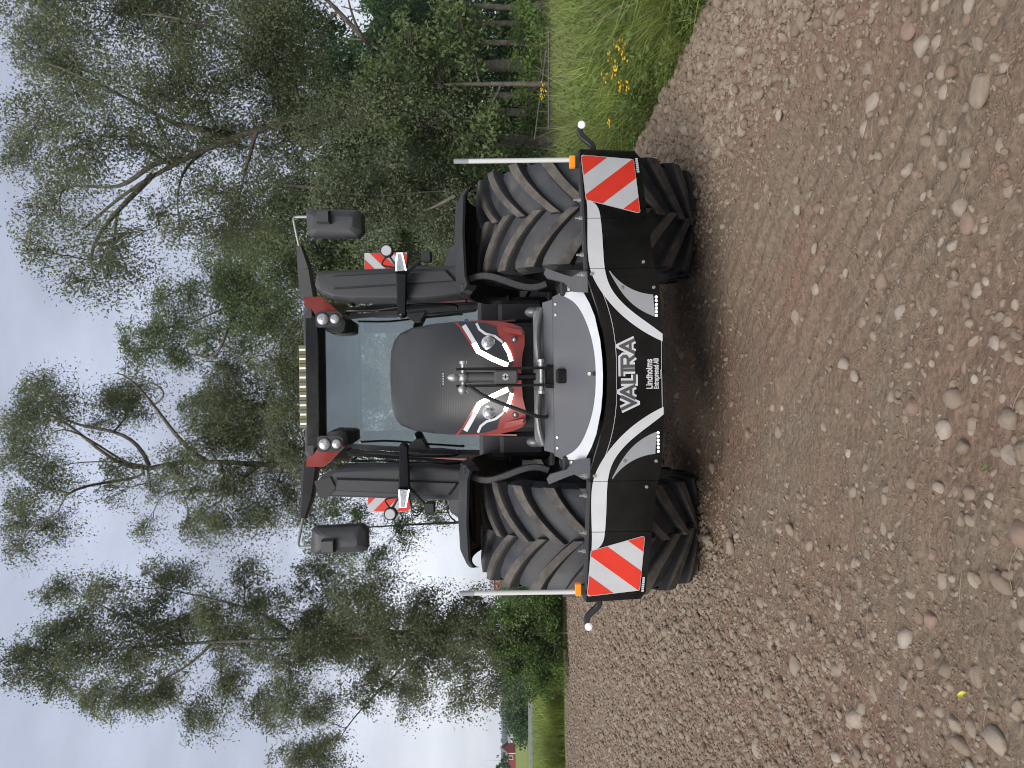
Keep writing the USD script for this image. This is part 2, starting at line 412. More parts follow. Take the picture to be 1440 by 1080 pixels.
pm('clod', (0.19, 0.145, 0.104), 0.95, c2=(0.2, 0.126, 0.092), ns=2.0, bump=0.003, bs=120, spec=0.1)
pm('verge_soil', (0.08, 0.085, 0.035), 0.95, c2=(0.07, 0.075, 0.03), ns=1.5, bump=0.03, bs=6, spec=0.1)
pm('gravel_stone', (0.235, 0.187, 0.142), 0.9, c2=(0.178, 0.137, 0.102), ns=14, lo=0.3, hi=0.7, bump=0.003, bs=80, spec=0.2)
pm('gravel_light', (0.295, 0.243, 0.19), 0.9, c2=(0.195, 0.154, 0.116), ns=14, lo=0.3, hi=0.7, bump=0.003, bs=80, spec=0.2)
pm('gravel_red', (0.205, 0.148, 0.11), 0.9, c2=(0.165, 0.117, 0.086), ns=14, lo=0.3, hi=0.7, bump=0.003, bs=80, spec=0.2)

# ---------------------------------------------------------------- the ground
GE = 2.52                                                    # the gravel's edge runs along the road at this x


def edge_x(y):
    y = np.asarray(y, float)
    return GE + 0.16 * (meshkit.noise(np.stack([y * 0.9, y * 0 + 3.3, y * 0], -1), 5) - 0.5) + 0.1 * (meshkit.noise(np.stack([y * 3.1, y * 0 + 1.3, y * 0], -1), 6) - 0.5) + 0.03 * np.maximum(y - 8, 0)


def yard_z(x, y):
    """height of the yard: rough earth, diagonal wheel grooves, a loose heap along the right edge"""
    x, y = np.asarray(x, float), np.asarray(y, float)
    p = np.stack([x, y, np.zeros_like(x)], -1)
    z = 0.05 * (meshkit.fbm(p * 1.3, 4, 1) - 0.5) + 0.036 * (meshkit.fbm(p * 5, 4, 2) - 0.5) + 0.016 * (meshkit.fbm(p * 19, 3, 3) - 0.5)
    near = np.exp(-((y - 3.6) / 1.7) ** 2)
    q = x * 0.78 + y * 0.62 + 0.12 * meshkit.noise(p * 1.7, 8)
    gro = np.sin(q * 2 * PI / 0.115 + 3 * meshkit.noise(p * 2.3, 14)) * 0.018 * (0.25 + meshkit.noise(p * 1.9, 15)) * np.clip((x + 0.2) * 1.2, 0, 1) * np.clip((2.0 - x) * 1.5, 0, 1)
    q2 = x + 0.15 * meshkit.noise(p * 0.9, 9)
    gro2 = np.sin(q2 * 2 * PI / 0.14) * 0.006 * np.clip((-x - 0.3), 0, 1)
    z = z + (gro + gro2) * near
    d = edge_x(y) - x
    z = z + 0.05 * np.exp(-((d - 0.5) / 0.4) ** 2) - 0.16 * np.clip((0.28 - d) / 0.5, 0, 1) ** 1.3
    far = np.clip((y - 15) / 8, 0, 1)
    return z + 0.02 - 0.12 * far ** 2


def grid_mesh(xs, ys, zf):
    X, Yv = np.meshgrid(xs, ys, indexing='ij')
    v = np.stack([X, Yv, zf(X, Yv)], -1).reshape(-1, 3)
    n, m = len(xs), len(ys)
    i, j = np.meshgrid(np.arange(n - 1), np.arange(m - 1), indexing='ij')
    a = (i * m + j).ravel()
    return v, np.vstack([np.stack([a, a + m, a + m + 1], 1), np.stack([a, a + m + 1, a + 1], 1)])


def spaced(a, b, lo, hi, step0, grow):
    """coordinates from a to b, step0 apart inside [lo, hi], growing outside"""
    out = list(np.arange(lo, hi, step0))
    s, x = step0, hi
    while x < b:
        out.append(x); s *= grow; x += s
    out.append(b)
    s, x = step0, lo
    while x > a:
        s *= grow; x -= s
        out.append(max(x, a))
    return np.array(sorted(set(out)))


xs = spaced(-34, 3.0, -2.3, 3.0, 0.024, 1.035)
ys = spaced(-14, 23.5, 1.7, 5.2, 0.02, 1.03)
yard = obj('gravel_yard', grid_mesh(xs, ys, yard_z), 'gravel_earth', smooth=True)
tag(yard, 'bare yard of trodden brown earth and gravel with wheel grooves', kind='structure')


def land_z(x, y):
    r = np.hypot(x, y)
    p = np.stack([x, y, 0 * x], -1)
    z = -0.12 + 0.1 * (meshkit.fbm(p * 0.25, 3, 12) - 0.5) + np.interp(y, [22, 40, 66, 150, 640, 1000, 3000], [0.08, 0.05, 0.25, 1.5, 5.0, 8.0, 12.0])
    inside = np.clip((x + 34) / 1, 0, 1) * np.clip((edge_x(y) + 0.2 - x) / 0.5, 0, 1) * np.clip((22.5 - y) / 1.0, 0, 1) * np.clip((y + 13) / 1, 0, 1)
    return z - 0.35 * inside + 0.12 * np.clip((x - 4) / 8, 0, 1) * np.clip((40 - y) / 20, 0, 1)


xs = spaced(-2500, 2500, -40, 25, 0.5, 1.12)
ys = spaced(-800, 3000, -16, 40, 0.5, 1.12)
land = obj('field', grid_mesh(xs, ys, land_z), 'meadow', smooth=True)
tag(land, 'green grass field stretching to the far wood', kind='structure')
xs = np.arange(2.4, 22, 0.25); ys = np.arange(-4, 34, 0.25)
vg = obj('verge', grid_mesh(xs, ys, lambda x, y: land_z(x, y) + 0.02), 'verge_soil', smooth=True)
tag(vg, 'overgrown soil of the road verge under the tall grass', kind='structure')

# stones set in the yard: each a piece of it; the rest of the gravel is one stuff object
rng = np.random.default_rng(7)


def stone_mesh(r, seed, sub=1):
    m = trimesh.creation.icosphere(subdivisions=sub, radius=1.0)
    v = np.array(m.vertices)
    g = np.random.default_rng(seed)
    for _ in range(7):                                       # a few flat faces, worn round
        d = g.normal(size=3); d /= np.linalg.norm(d)
        h = g.uniform(0.55, 0.92)
        k = v @ d
        v = v - np.maximum(k - h, 0)[:, None] * d * 0.85
    v = v * (0.9 + 0.25 * meshkit.noise(v * 1.7 + seed, seed)[:, None])
    v = v * np.array([g.uniform(0.85, 1.25), g.uniform(0.65, 0.95), g.uniform(0.5, 0.75)]) * r
    return v, np.array(m.faces)


def rz(v, a):
    c, s = math.cos(a), math.sin(a)
    return v @ np.array([[c, s, 0], [-s, c, 0], [0, 0, 1.0]])


NOTED = [(1375, 222, 24), (1402, 125, 21), (1240, 92, 14), (1335, 62, 16), (1240, 146, 17), (1292, 40, 18), (1225, 185, 15), (1190, 210, 9), (1383, 408, 14), (1310, 870, 17), (1378, 950, 18), (1340, 965, 9), (1316, 780, 12),
         (1375, 815, 12), (1345, 815, 9), (1310, 835, 11), (1180, 850, 10), (1210, 690, 11), (1300, 930, 12), (1276, 960, 12), (1330, 1000, 12), (1095, 745, 8), (1120, 880, 12), (1180, 865, 8), (1235, 895, 11), (1090, 830, 8),
         (1165, 180, 13), (1360, 345, 11), (1250, 320, 10), (1130, 445, 12), (1160, 350, 8), (1110, 160, 9), (1127, 110, 10), (1070, 70, 14), (1145, 275, 10), (1430, 590, 20), (1425, 640, 18), (1395, 60, 14), (1430, 95, 12), (1420, 380, 10),
         (1246, 330, 9), (1330, 300, 10), (1320, 225, 10), (1300, 245, 11), (1250, 255, 11), (1165, 295, 7), (1110, 285, 9), (1130, 205, 7), (1290, 680, 9), (1300, 640, 7), (1165, 600, 8), (1220, 540, 8), (1280, 590, 8), (1350, 690, 10), (1400, 700, 9), (1410, 760, 10)]
spots = []
for (px, py, pr) in NOTED:
    Yg = EYE * FPX / (px - 720)
    p = pixel(px, py, Yg)
    spots.append((p[0], p[1], pr * Yg / FPX))
while len(spots) < 300:
    y = 2.0 + 5.5 * rng.random() ** 1.6
    x = rng.uniform(-0.52, 0.52) * y
    if x > edge_x(y) - 0.1:
        continue
    if abs(x) < 1.6 and y > 4.2:
        continue
    if meshkit.noise(np.array([[x * 1.5, y * 1.5, 0.5]]), 61)[0] < 0.5 and rng.random() < 0.7:      # stones gather in loose drifts
        continue
    r = (0.014 + 0.03 * rng.random() ** 1.7) * (1.25 if abs(x) > 1.1 else 1.0)
    if any((a - x) ** 2 + (b - y) ** 2 < (c + r) ** 2 for a, b, c in spots):
        continue
    spots.append((x, y, r))
tones = ['stone_tone_a', 'stone_tone_b', 'stone_tone_c', 'stone_tone_d', 'stone_tone_e']
for i, (x, y, r) in enumerate(spots):
    v, f = stone_mesh(r * 1.0, 100 + i, 2 if i < 60 else 1)
    v = rz(v, rng.uniform(0, 2 * PI))
    v = v + np.array([x, y, float(yard_z(x, y)) + r * rng.uniform(-0.32, 0.12)])
    obj('stone', (v, f), tones[int(rng.choice(5, p=[0.3, 0.2, 0.22, 0.18, 0.1]))], parent=yard, smooth=True)


def instancer(name, protos, pos, scale, quat, idx, kind='stuff', label=None, parent='/World'):
    path = numbered(parent, name)
    pi = UsdGeom.PointInstancer.Define(stage, path)
    for k, (m, mat) in enumerate(protos):
        q = f'{path}/kind_{"abcdefghijklmnop"[k]}'
        v, f = arr(m)
        usdkit.mesh(stage, q, (v, f), MAT[mat], smooth=True)
        pi.CreatePrototypesRel().AddTarget(q)
    pi.CreatePositionsAttr(Vt.Vec3fArray.FromNumpy(np.asarray(pos, np.float32)))
    pi.CreateScalesAttr(Vt.Vec3fArray.FromNumpy(np.repeat(np.asarray(scale, np.float32)[:, None], 3, 1) if np.ndim(scale) == 1 else np.asarray(scale, np.float32)))
    pi.CreateOrientationsAttr(Vt.QuathArray([Gf.Quath(float(a), float(b), float(c), float(d)) for a, b, c, d in quat]))
    pi.CreateProtoIndicesAttr(Vt.IntArray.FromNumpy(np.asarray(idx, np.int32)))
    return tag(path, label, None, None, kind)


def rand_quat(n, g):
    q = g.normal(size=(n, 4))
    return q / np.linalg.norm(q, axis=1, keepdims=True)


def yaw_quat(n, g, tilt=0.12):
    a = g.uniform(0, 2 * PI, n)
    q = np.stack([np.cos(a / 2), g.normal(0, tilt / 2, n), g.normal(0, tilt / 2, n), np.sin(a / 2)], 1)
    return q / np.linalg.norm(q, axis=1, keepdims=True)


# gravel: thick along the right edge and over the left of the yard, thin in the driven middle
N = 230000
u = rng.random(N)
gy = 1.2 * (22.0 / 1.2) ** (u ** 0.9)
gx = rng.uniform(-0.58, 0.56, N) * gy
gx = gx + np.sign(gx) * 1.2 * np.abs(gx / gy) / 0.57
dens = 0.1 + 0.85 * np.clip((gx - 0.9) / 0.7, 0, 1) * np.clip((gy - 2.2) / 1.0, 0.25, 1) + 0.85 * np.clip((-gx - 0.6) / 1.0, 0, 1) * np.clip((gy - 2.1) / 1.4, 0.25, 1)
dens *= 0.35 + 1.3 * meshkit.fbm(np.stack([gx, gy, gx * 0], -1) * 1.1, 3, 31)
dens *= 1 - 0.75 * np.exp(-((gx - 0.75) / 0.75) ** 2 - ((gy - 3.7) / 1.0) ** 2)      # swept by the wheels
dens *= 1 - 0.5 * np.exp(-((gx + 0.1) / 0.8) ** 2) * (gy < 6)
dens = np.where((gy > 8) & (gx < -1), 0.9, dens)
keep = (rng.random(N) < dens) & (gx < edge_x(gy) + 0.06)
gx, gy = gx[keep], gy[keep]
N = len(gx)
gs = rng.lognormal(math.log(0.0105), 0.5, N)
gs *= 1 + 0.9 * np.clip((gx - 1.0) / 0.6, 0, 1) * rng.random(N)
gs *= np.clip(gy / 4.5, 0.9, 2.0)
gs = np.minimum(gs, 0.055)
gz = yard_z(gx, gy) + gs * rng.uniform(-0.42, 0.22, N)
protos = [(stone_mesh(1.0, 900 + k, 1), ('gravel_stone', 'gravel_light', 'gravel_red')[k % 3 if k < 6 else 0]) for k in range(8)]
gi = rng.integers(0, 8, N)
# crumbs of earth, thickest where the crust is broken
M = 45000
cy = 1.95 * (7.0 / 1.95) ** rng.random(M); cx = rng.uniform(-0.55, 0.55, M) * (cy + 1.5)
cp = np.stack([cx, cy, cx * 0], -1)
ck = (rng.random(M) < np.clip((meshkit.fbm(cp * 2.6, 4, 41) - 0.42) * 5, 0.04, 1)) & (cx < edge_x(cy))
cx, cy = cx[ck], cy[ck]; M = len(cx)
cs = rng.lognormal(math.log(0.0042), 0.4, M) * np.clip(cy / 3.5, 0.9, 2)
protos += [(stone_mesh(1.0, 950 + k, 1), 'clod') for k in range(2)]
gx, gy, gz, gs, gi, N = np.r_[gx, cx], np.r_[gy, cy], np.r_[gz, yard_z(cx, cy) - cs * 0.12], np.r_[gs, cs], np.r_[gi, rng.integers(8, 10, M)], N + M
instancer('gravel', protos, np.stack([gx, gy, gz], 1), gs, yaw_quat(N, rng, 0.5), gi, label='loose gravel and small pebbles strewn over the earth yard')

# straws and twigs on the earth
ms = []
for k in range(70):
    y = 2.0 + 3.6 * rng.random() ** 1.5; x = rng.uniform(-0.5, 0.5) * y
    a = rng.uniform(0, 2 * PI); L = rng.uniform(0.05, 0.16)
    z = float(yard_z(x, y)) + 0.012
    pts = spline([(x, y, z), (x + math.cos(a) * L * 0.5 + rng.normal(0, 0.008), y + math.sin(a) * L * 0.5, z + rng.uniform(0.0, 0.02)), (x + math.cos(a) * L, y + math.sin(a) * L, z)], 5)
    ms.append(tube(pts, 0.0009, 4))
tag(obj('straw', join(ms), 'straw', smooth=False), 'dry straws and thin twigs scattered on the earth', kind='stuff')


def lone_leaf(name, px, py, mat, label, r):
    Yg = EYE * FPX / (px - 720)
    p = pixel(px, py, Yg)
    t = np.linspace(0, 1, 7)
    w = np.sin(t * PI) ** 0.8 * r * 0.38
    v = np.vstack([np.stack([w, (t - 0.5) * 2 * r, 0.012 + 0.01 * t], 1), np.stack([0 * t, (t - 0.5) * 2 * r, 0.006 + 0.01 * t], 1), np.stack([-w, (t - 0.5) * 2 * r, 0.013 + 0.01 * t], 1)])
    f = []
    for k in range(6):
        for o in (0, 7):
            f += [(o + k, o + k + 1, o + 8 + k), (o + k, o + 8 + k, o + 7 + k)]
    v = rz(v, 0.7) + np.array([p[0], p[1], float(yard_z(p[0], p[1])) + 0.006])
    tag(obj(name, (v, np.array(f)), mat, smooth=True), label, 'leaf')


lone_leaf('fallen_leaf', 1365, 976, 'dead_leaf', 'narrow yellow fallen leaf lying among pebbles at the near left of the yard', 0.018)
lone_leaf('fallen_leaf', 1400, 658, 'leaf_fresh', 'small green leaf lying on the bare earth in front of the tractor', 0.016)

# ---------------------------------------------------------------- the tractor (surveyed in its own axes: x from its middle, y away from the eye)
TX, TY = 0.045, 6.6
tractor = thing('tractor', 'red and dark grey farm tractor with wide cleated tyres and a black front bumper', 'tractor', (TX, TY, 0.0))
TB = np.array([0, TY, 0])


def tp(name, mesh, mat, parent=None, smooth=30, label=None):
    p = obj(name, mesh, mat, parent or tractor, smooth, TB)
    if label:
        tag(p, label)
    return p


def grp(name, label=None):
    p = numbered(tractor, name)
    UsdGeom.Xform.Define(stage, p)
    if label:
        tag(p, label)
    return p


def S(x, lat, Y):
    return np.array([lat * Y / FPX, Y, EYE - (x - 720) * Y / FPX])


def both(fn):
    for s in (1, -1):
        fn(s)


def ms_(m, s):
    return m if s == 1 else mirror(m)


# ---- front wheels
def tyre(cx, cy, R, W, rim_r, name, nlug=20, lug_h=0.056):
    w = grp(name)
    c = np.array([cx, cy, R])
    h = W / 2
    prof = [(-h * 0.62, rim_r), (-h * 0.86, rim_r + 0.03), (-h * 1.0, rim_r + (R - rim_r) * 0.42), (-h * 0.985, R - lug_h - 0.075), (-h * 0.93, R - lug_h - 0.03), (-h * 0.8, R - lug_h - 0.011), (-h * 0.4, R - lug_h - 0.002), (0, R - lug_h)]
    prof = prof + [(-a, b) for a, b in prof[-2::-1]]
    prof = np.array(prof)
    n = 96
    ang = np.arange(n) * 2 * PI / n
    v = np.stack([np.repeat(prof[:, :1], n, 1), -prof[:, 1:] * np.cos(ang), prof[:, 1:] * np.sin(ang)], -1)
    m = len(prof)
    i, j = np.meshgrid(np.arange(m - 1), np.arange(n), indexing='ij'); i, j = i.ravel(), j.ravel(); k = (j + 1) % n
    f = np.vstack([np.stack([i * n + j, (i + 1) * n + j, (i + 1) * n + k], 1), np.stack([i * n + j, (i + 1) * n + k, i * n + k], 1)])
    tp('tyre', (v.reshape(-1, 3) + c, f), 'rubber', w, 40)
    # dished rim
    rp = np.array([(-h * 0.64, rim_r + 0.012), (-h * 0.66, rim_r - 0.02), (-h * 0.5, rim_r - 0.03), (-h * 0.42, rim_r - 0.09), (0.02, rim_r * 0.55), (0.03, 0.0)])
    for s in (1, -1):
        q = rp * np.array([-s if s == -1 else 1, 1]) if s == 1 else rp * np.array([-1, 1])
        v = np.stack([np.repeat(q[:, :1], 40, 1), -q[:, 1:] * np.cos(np.arange(40) * PI / 20), q[:, 1:] * np.sin(np.arange(40) * PI / 20)], -1).reshape(-1, 3)
        i, j = np.meshgrid(np.arange(len(q) - 1), np.arange(40), indexing='ij'); i, j = i.ravel(), j.ravel(); k = (j + 1) % 40
        ff = np.vstack([np.stack([i * 40 + j, (i + 1) * 40 + j, (i + 1) * 40 + k], 1), np.stack([i * 40 + j, (i + 1) * 40 + k, i * 40 + k], 1)])
        tp('rim', (v + c, ff), 'rim_paint', w, 30)
    # cleats: each side n lugs, pointing down at the front where they meet in the middle
    ro = R
    for s in (1, -1):
        for q in range(nlug):
            ph0 = (q + (0.0 if s == 1 else 0.5)) * 2 * PI / nlug + 0.11
            st = np.linspace(-0.13, 1.0, 9)
            L, Rr = [], []
            for t in st:
                lat = h * 0.985 - (h * 1.02) * max(t, 0)
                rb = R - lug_h - 0.03 + 0.02 * min(max(t, 0) * 4, 1)
                rt = ro - 0.012 * (1 - min(max(t, 0) * 3, 1)) ** 2
                if t < 0:
                    lat = h * 0.985 + 0.006; rt = ro - 0.085; rb = R - lug_h - 0.12
                ph = ph0 - (0.62 * max(t, 0) + 0.38 * max(t, 0) ** 2) * (0.33 / R) - (0.03 if t < 0 else 0) * -1
                wd = (0.062 + 0.016 * (1 - max(t, 0))) / R / 2
                for lst, sg in ((L, -1), (Rr, 1)):
                    lst.append([(lat, rb, ph + sg * (wd + 0.018 / R)), (lat, rt, ph + sg * wd)])
            P = []
            for a, b in zip(L, Rr):
                P += [a[0], a[1], b[1], b[0]]
            P = np.array(P)
            v = np.stack([s * P[:, 0], -P[:, 1] * np.cos(P[:, 2]), P[:, 1] * np.sin(P[:, 2])], 1) + c
            f = []
            for a in range(len(st) - 1):
                for e in range(4):
                    e2 = (e + 1) % 4
                    f += [(4 * a + e, 4 * a + e2, 4 * a + 4 + e2), (4 * a + e, 4 * a + 4 + e2, 4 * a + 4 + e)]
            nn = 4 * (len(st) - 1)
            f += [(0, 2, 1), (0, 3, 2), (nn, nn + 1, nn + 2), (nn, nn + 2, nn + 3)]
            f = np.array(f)
            if s == -1:
                f = f[:, ::-1]
            tp('tread_lug', (v, f), 'lug_rubber' if cy < 7 else 'rear_lug_rubber', w, 25)
    return w


AX, AY, AR = 1.075, 5.72, 0.80
for s in (1, -1):
    tyre(s * AX, AY, AR, 0.72, 0.42, 'front_wheel')
for s in (1, -1):
    tyre(s * 1.16, 8.75, 1.0, 0.72, 0.52, 'rear_wheel', nlug=20)

# ---- front fenders: curved mudguards with a bracket down to the axle
for s in (1, -1):
    def fender():
        a = np.radians(np.linspace(62, 150, 22))            # angle from the front, up and over
        lat = np.array([0.60, 0.62, 0.70, 1.0, 1.25, 1.33, 1.345])
        dr = np.array([-0.08, -0.02, 0.0, 0.012, 0.0, -0.035, -0.07])
        rr = 0.955 + 0.02 * (np.linspace(0, 1, 22) - 0.5)
        outer, inner = [], []
        for k, A in enumerate(a):
            shrink = 0.04 * math.exp(-k / 2.2)
            flick = 0.035 * math.exp(-k / 1.6)
            for l, d in zip(lat, dr):
                for lst, o in ((outer, 0.0), (inner, -0.018)):
                    r = rr[k] + d + o + flick
                    lst.append((min(max(l, 0.60 + shrink), 1.345 - shrink), AY - r * math.cos(A), AR + r * math.sin(A)))
        n, m = len(a), len(lat)
        v = np.array(outer + inner)
        i, j = np.meshgrid(np.arange(n - 1), np.arange(m - 1), indexing='ij'); q = (i * m + j).ravel()
        f1 = np.vstack([np.stack([q, q + 1, q + m + 1], 1), np.stack([q, q + m + 1, q + m], 1)])
        N0 = n * m
        f = [f1, f1[:, ::-1] + N0]
        ring = list(range(m)) + [k * m + m - 1 for k in range(1, n)] + [(n - 1) * m + j for j in range(m - 2, -1, -1)] + [k * m for k in range(n - 2, 0, -1)]
        ring = np.array(ring); r2 = np.roll(ring, -1)
        f += [np.stack([ring, ring + N0, r2 + N0], 1), np.stack([ring, r2 + N0, r2], 1)]
        return v, np.vstack(f)
    fe = tp('front_fender', ms_(fender(), s), 'black_plastic', None, 35)
    pts = spline([S(664, 122, 5.45), S(655, 132, 5.4), S(668, 141, 5.38), S(705, 139, 5.36), S(770, 131, 5.34)], 16)
    tp('fender_bracket', ms_(join([loft_bar(pts[k], pts[k + 1], (0.045, 0.05), (0.045, 0.05)) for k in range(15)]), s), 'dark_plastic', fe, 30)
    for k in (1, 2, 3, 4, 5):                                # ribs under the guard
        A = math.radians(66 + 9 * k)
        r = 0.93
        tp('fender_rib', ms_(cbox(0.66, 1.3, AY - r * math.cos(A) - 0.01, AY - r * math.cos(A) + 0.01, AR + r * math.sin(A) - 0.018, AR + r * math.sin(A) + 0.006), s), 'black_plastic', fe)

# ---- chassis between the wheels
tp('engine_block', cbox(-0.37, 0.37, 5.2, 7.2, 0.95, 1.5, 0.03), 'black_plastic')
tp('chassis', join([cbox(-0.3, 0.3, 5.25, 9.2, 0.62, 1.2, 0.03), cbox(-0.68, 0.68, AY - 0.13, AY + 0.13, 0.66, 0.94, 0.05)]), 'black_plastic')
for s in (1, -1):
    tp('hub', ms_(disc((0.62, AY, AR), 0.22, (1, 0, 0), 0.22), s), 'black_plastic')
    # engine-side boxes seen over the axle
    bx_ = tp('engine_side_box', ms_(join([cbox(0.40, 0.66, 6.2, 7.0, 1.05, 1.62, 0.03), cbox(0.42, 0.60, 5.9, 6.25, 1.1, 1.45, 0.03)]), s), 'dark_plastic')
    tp('box_strap', ms_(cbox(0.385, 0.672, 6.175, 6.2, 1.36, 1.385, 0.005), s), 'black_plastic', bx_)
    tp('side_step', ms_(join([cbox(0.66, 1.0, 7.3, 8.0, 0.62, 0.66), cbox(0.66, 1.0, 7.3, 8.0, 0.95, 0.99), cbox(0.62, 0.68, 7.3, 8.0, 0.6, 1.4)]), s), 'black_plastic')


# ---- front bumper
def Yb(X, Z):
    return 4.40 + 0.30 * (np.clip(np.abs(X) - 0.5, 0, None) / 0.88) ** 1.6 + 0.0 * Z


half = [(854, 0), (853, 30), (849, 62), (842, 92), (834, 118), (829, 135), (828, 160), (825, 225), (820, 317), (822, 318), (898, 313), (904, 306), (913, 228), (921, 163), (929, 128), (933, 58), (933, 0)]
H = Polygon(half)
body = unary_union([H.intersection(sbox(0, -1, 2000, 149.2)), sym(H.intersection(sbox(0, -1, 2000, 149.2)))])
bumper = tp('front_bumper', join([patch(body, Yb, 0, 0.05, 14), cbox(-0.42, 0.42, 4.46, 5.05, 0.5, 0.78, 0.02)]), 'black_paint', None, 25, label='black painted front bumper with white sweeping stripes and lettering')


def bp(name, poly, mat, off=0.003, th=0.003, g=10, parent=None, label=None, smooth=False):
    return tp(name, patch(poly, Yb, off, th, g), mat, parent or bumper, smooth, label)


def curve(pts, n=30):
    return [tuple(p) for p in spline(pts, n)]


def dplane(d):     # half plane x*.594 + y*.8046 > d of the photograph, in (x, lat)
    a = np.array([0.594, 0.8046]); t = np.array([0.8046, -0.594])
    o = a * d
    q = [o + t * 3000, o - t * 3000, o - t * 3000 + a * 3000, o + t * 3000 + a * 3000]
    return Polygon([(p[0], 529 - p[1]) for p in q])


for s in (1, -1):
    fl = (lambda p: p) if s == 1 else sym
    for lo, hi, nm in ((150.0, 220.2, 'bumper_panel'), (221.0, 330, 'bumper_panel')):
        bp(nm, fl(H.intersection(sbox(0, lo, 2000, hi))), 'black_paint', 0.0, 0.035, 14, smooth=25)
    # top flange of the wing
    q = unproj([(828.5, 150), (826, 200), (823.5, 260), (820, 317)], Yb)
    pl = join([hull([q[k] + d for k in (a, a + 1) for d in ((0, -0.006, 0), (0, 0.12, 0), (0, -0.006, 0.012), (0, 0.12, 0.012))]) for a in range(3)])
    tp('wing_flange', ms_(pl, s), 'dark_plastic', bumper)
    # outer end cap going back
    q = unproj([(820, 317), (898, 313)], Yb)
    tp('wing_end', ms_(hull([q[0] + d for d in ((0, 0, 0), (0.008, 0, 0), (-0.02, 0.16, 0), (-0.028, 0.16, 0))] + [q[1] + d for d in ((0, 0, 0), (0.008, 0, 0), (-0.02, 0.12, 0), (-0.028, 0.12, 0))]), s), 'black_paint', bumper)
    # white stripe
    up = curve([(828.5, 246), (829, 200), (829.5, 168), (834, 143), (845.5, 120), (863.7, 96), (894.8, 68), (932.5, 46)], 44)
    dn = curve([(932.5, 56.5), (900, 81), (874, 104), (860, 124), (853, 147), (851, 170), (849.5, 200), (847.5, 222), (844, 236), (838, 243), (829.5, 246)], 48)
    st = Polygon(up + dn).buffer(0)
    st = st.difference(sbox(0, 220.2, 2000, 221.0)).difference(sbox(0, 149.2, 2000, 150))
    bp('white_stripe', fl(st), 'white_film', 0.004, 0.004)
    # grey blade
    bl = Polygon(curve([(858.5, 146), (872, 122), (890, 100), (905, 89), (922, 81)], 20) + [(922.5, 82), (920, 111)] + curve([(920, 112), (900, 116), (880, 126), (860, 146)], 16)).buffer(0)
    bp('grey_blade', fl(bl), 'grey_film', 0.0035, 0.0035)
    # hazard plate
    q = Polygon([(821, 310.5), (895.5, 303), (904, 226), (827.5, 246.5)]).buffer(-3).buffer(3)
    hp = bp('hazard_plate', fl(q), 'retro_white', 0.005, 0.005, 12, label='red and white diagonally striped warning plate')
    q2 = q.buffer(-0.7)
    for d0, d1 in ((667.0, 688.9), (712.4, 736.8), (760.4, 900)):
        band = q2.intersection(dplane(d0)).difference(dplane(d1))
        if not band.is_empty:
            bp('red_stripe', fl(band), 'red_film', 0.0065, 0.003, 12, parent=hp)
    # small print beside the plate and the row of lamps under the blade
    for k in range(7):
        l = 303.5 - 3.0 * k
        bp('plate_print', fl(sbox(897.6 + 0.33 * k, l - 1.1, 901.0 + 0.33 * k, l + 1.1)), 'white_film', 0.005, 0.004)
    for k in range(6):
        c = unproj([(924.5, 82.5 + 5.2 * k)], Yb)[0]
        tp('bumper_led', ms_(ball(c, 0.0085, 1, (1, 0.6, 1)), s), 'led_soft', bumper, True)
    # screws
    for (x, l) in ((834, 142), (876, 122), (921, 122), (907, 158)):
        c = unproj([(x, l)], Yb)[0]
        tp('screw', ms_(disc(c + (0, -0.012, 0), 0.0095, (0, 1, 0), 0.012, 10), s), 'steel', bumper)
    for (x, l) in ((822, 170), (822.5, 142), (819, 248), (821, 222)):
        c = unproj([(x, l)], Yb)[0]
        tp('flange_bolt', ms_(join([disc(c + (0, 0.02, 0.012), 0.013, (0, 0, -1), 0.02, 6), tube([c + (0, 0.02, 0.0), c + (0, 0.02, 0.036)], 0.007, 8)]), s), 'steel', bumper)
    # side lamp (amber), tall white guide pole, corner lamp on a bent arm
    c = unproj([(810, 301)], Yb)[0]
    am = tp('side_lamp', ms_(cbox(c[0] - 0.036, c[0] + 0.036, c[1] - 0.012, c[1] + 0.03, c[2] - 0.014, c[2] + 0.022, 0.004), s), 'amber', bumper, label='amber side marker lamp')
    tp('lamp_base', ms_(cbox(c[0] - 0.03, c[0] + 0.03, c[1] - 0.006, c[1] + 0.03, c[2] - 0.045, c[2] - 0.012, 0.004), s), 'black_plastic', bumper)
    b0 = unproj([(806, 307)], Yb)[0] + (0, 0.05, 0)
    t0 = b0.copy(); t0[2] = EYE - (642.5 - 720) * b0[1] / FPX
    tp('guide_pole', ms_(tube([b0 - (0, 0, 0.05), t0 - (0, 0, 0.09)], 0.0145, 14), s), 'pole_plastic', bumper)
    tp('pole_cap', ms_(tube([t0 - (0, 0, 0.09), t0], 0.0152, 14), s), 'grey_film', bumper)
    a0 = unproj([(838, 316)], Yb)[0] + (0.0, 0.05, 0)
    pts = spline([a0, S(828, 332, 4.78), S(820.5, 341, 4.78), S(821.5, 350, 4.78)], 9)
    am = tp('corner_lamp_arm', ms_(join([loft_bar(pts[k], pts[k + 1], (0.036, 0.036), (0.036, 0.036), 0.35) for k in range(8)] + [ball(p, 0.019, 1) for p in pts[1:]]), s), 'black_plastic', bumper)
    e = S(823, 353, 4.76)
    tp('corner_lamp', ms_(ball(e, 0.024, 2), s), 'round_lamp_white', bumper, True, label='round white corner lamp on a bent arm')

# thin outline round the logo field
ol = Polygon(curve([(846, 122), (858, 88), (866, 40), (867, 0), (866, -40), (858, -88), (846, -122)], 40) + curve([(847, -120), (880, -83), (908, -64), (931, -50)], 20) + curve([(931, 50), (908, 64), (880, 83), (847, 120)], 20)).buffer(0)
bp('logo_outline', ol.difference(ol.buffer(-0.55)), 'white_film', 0.003, 0.003, 8)


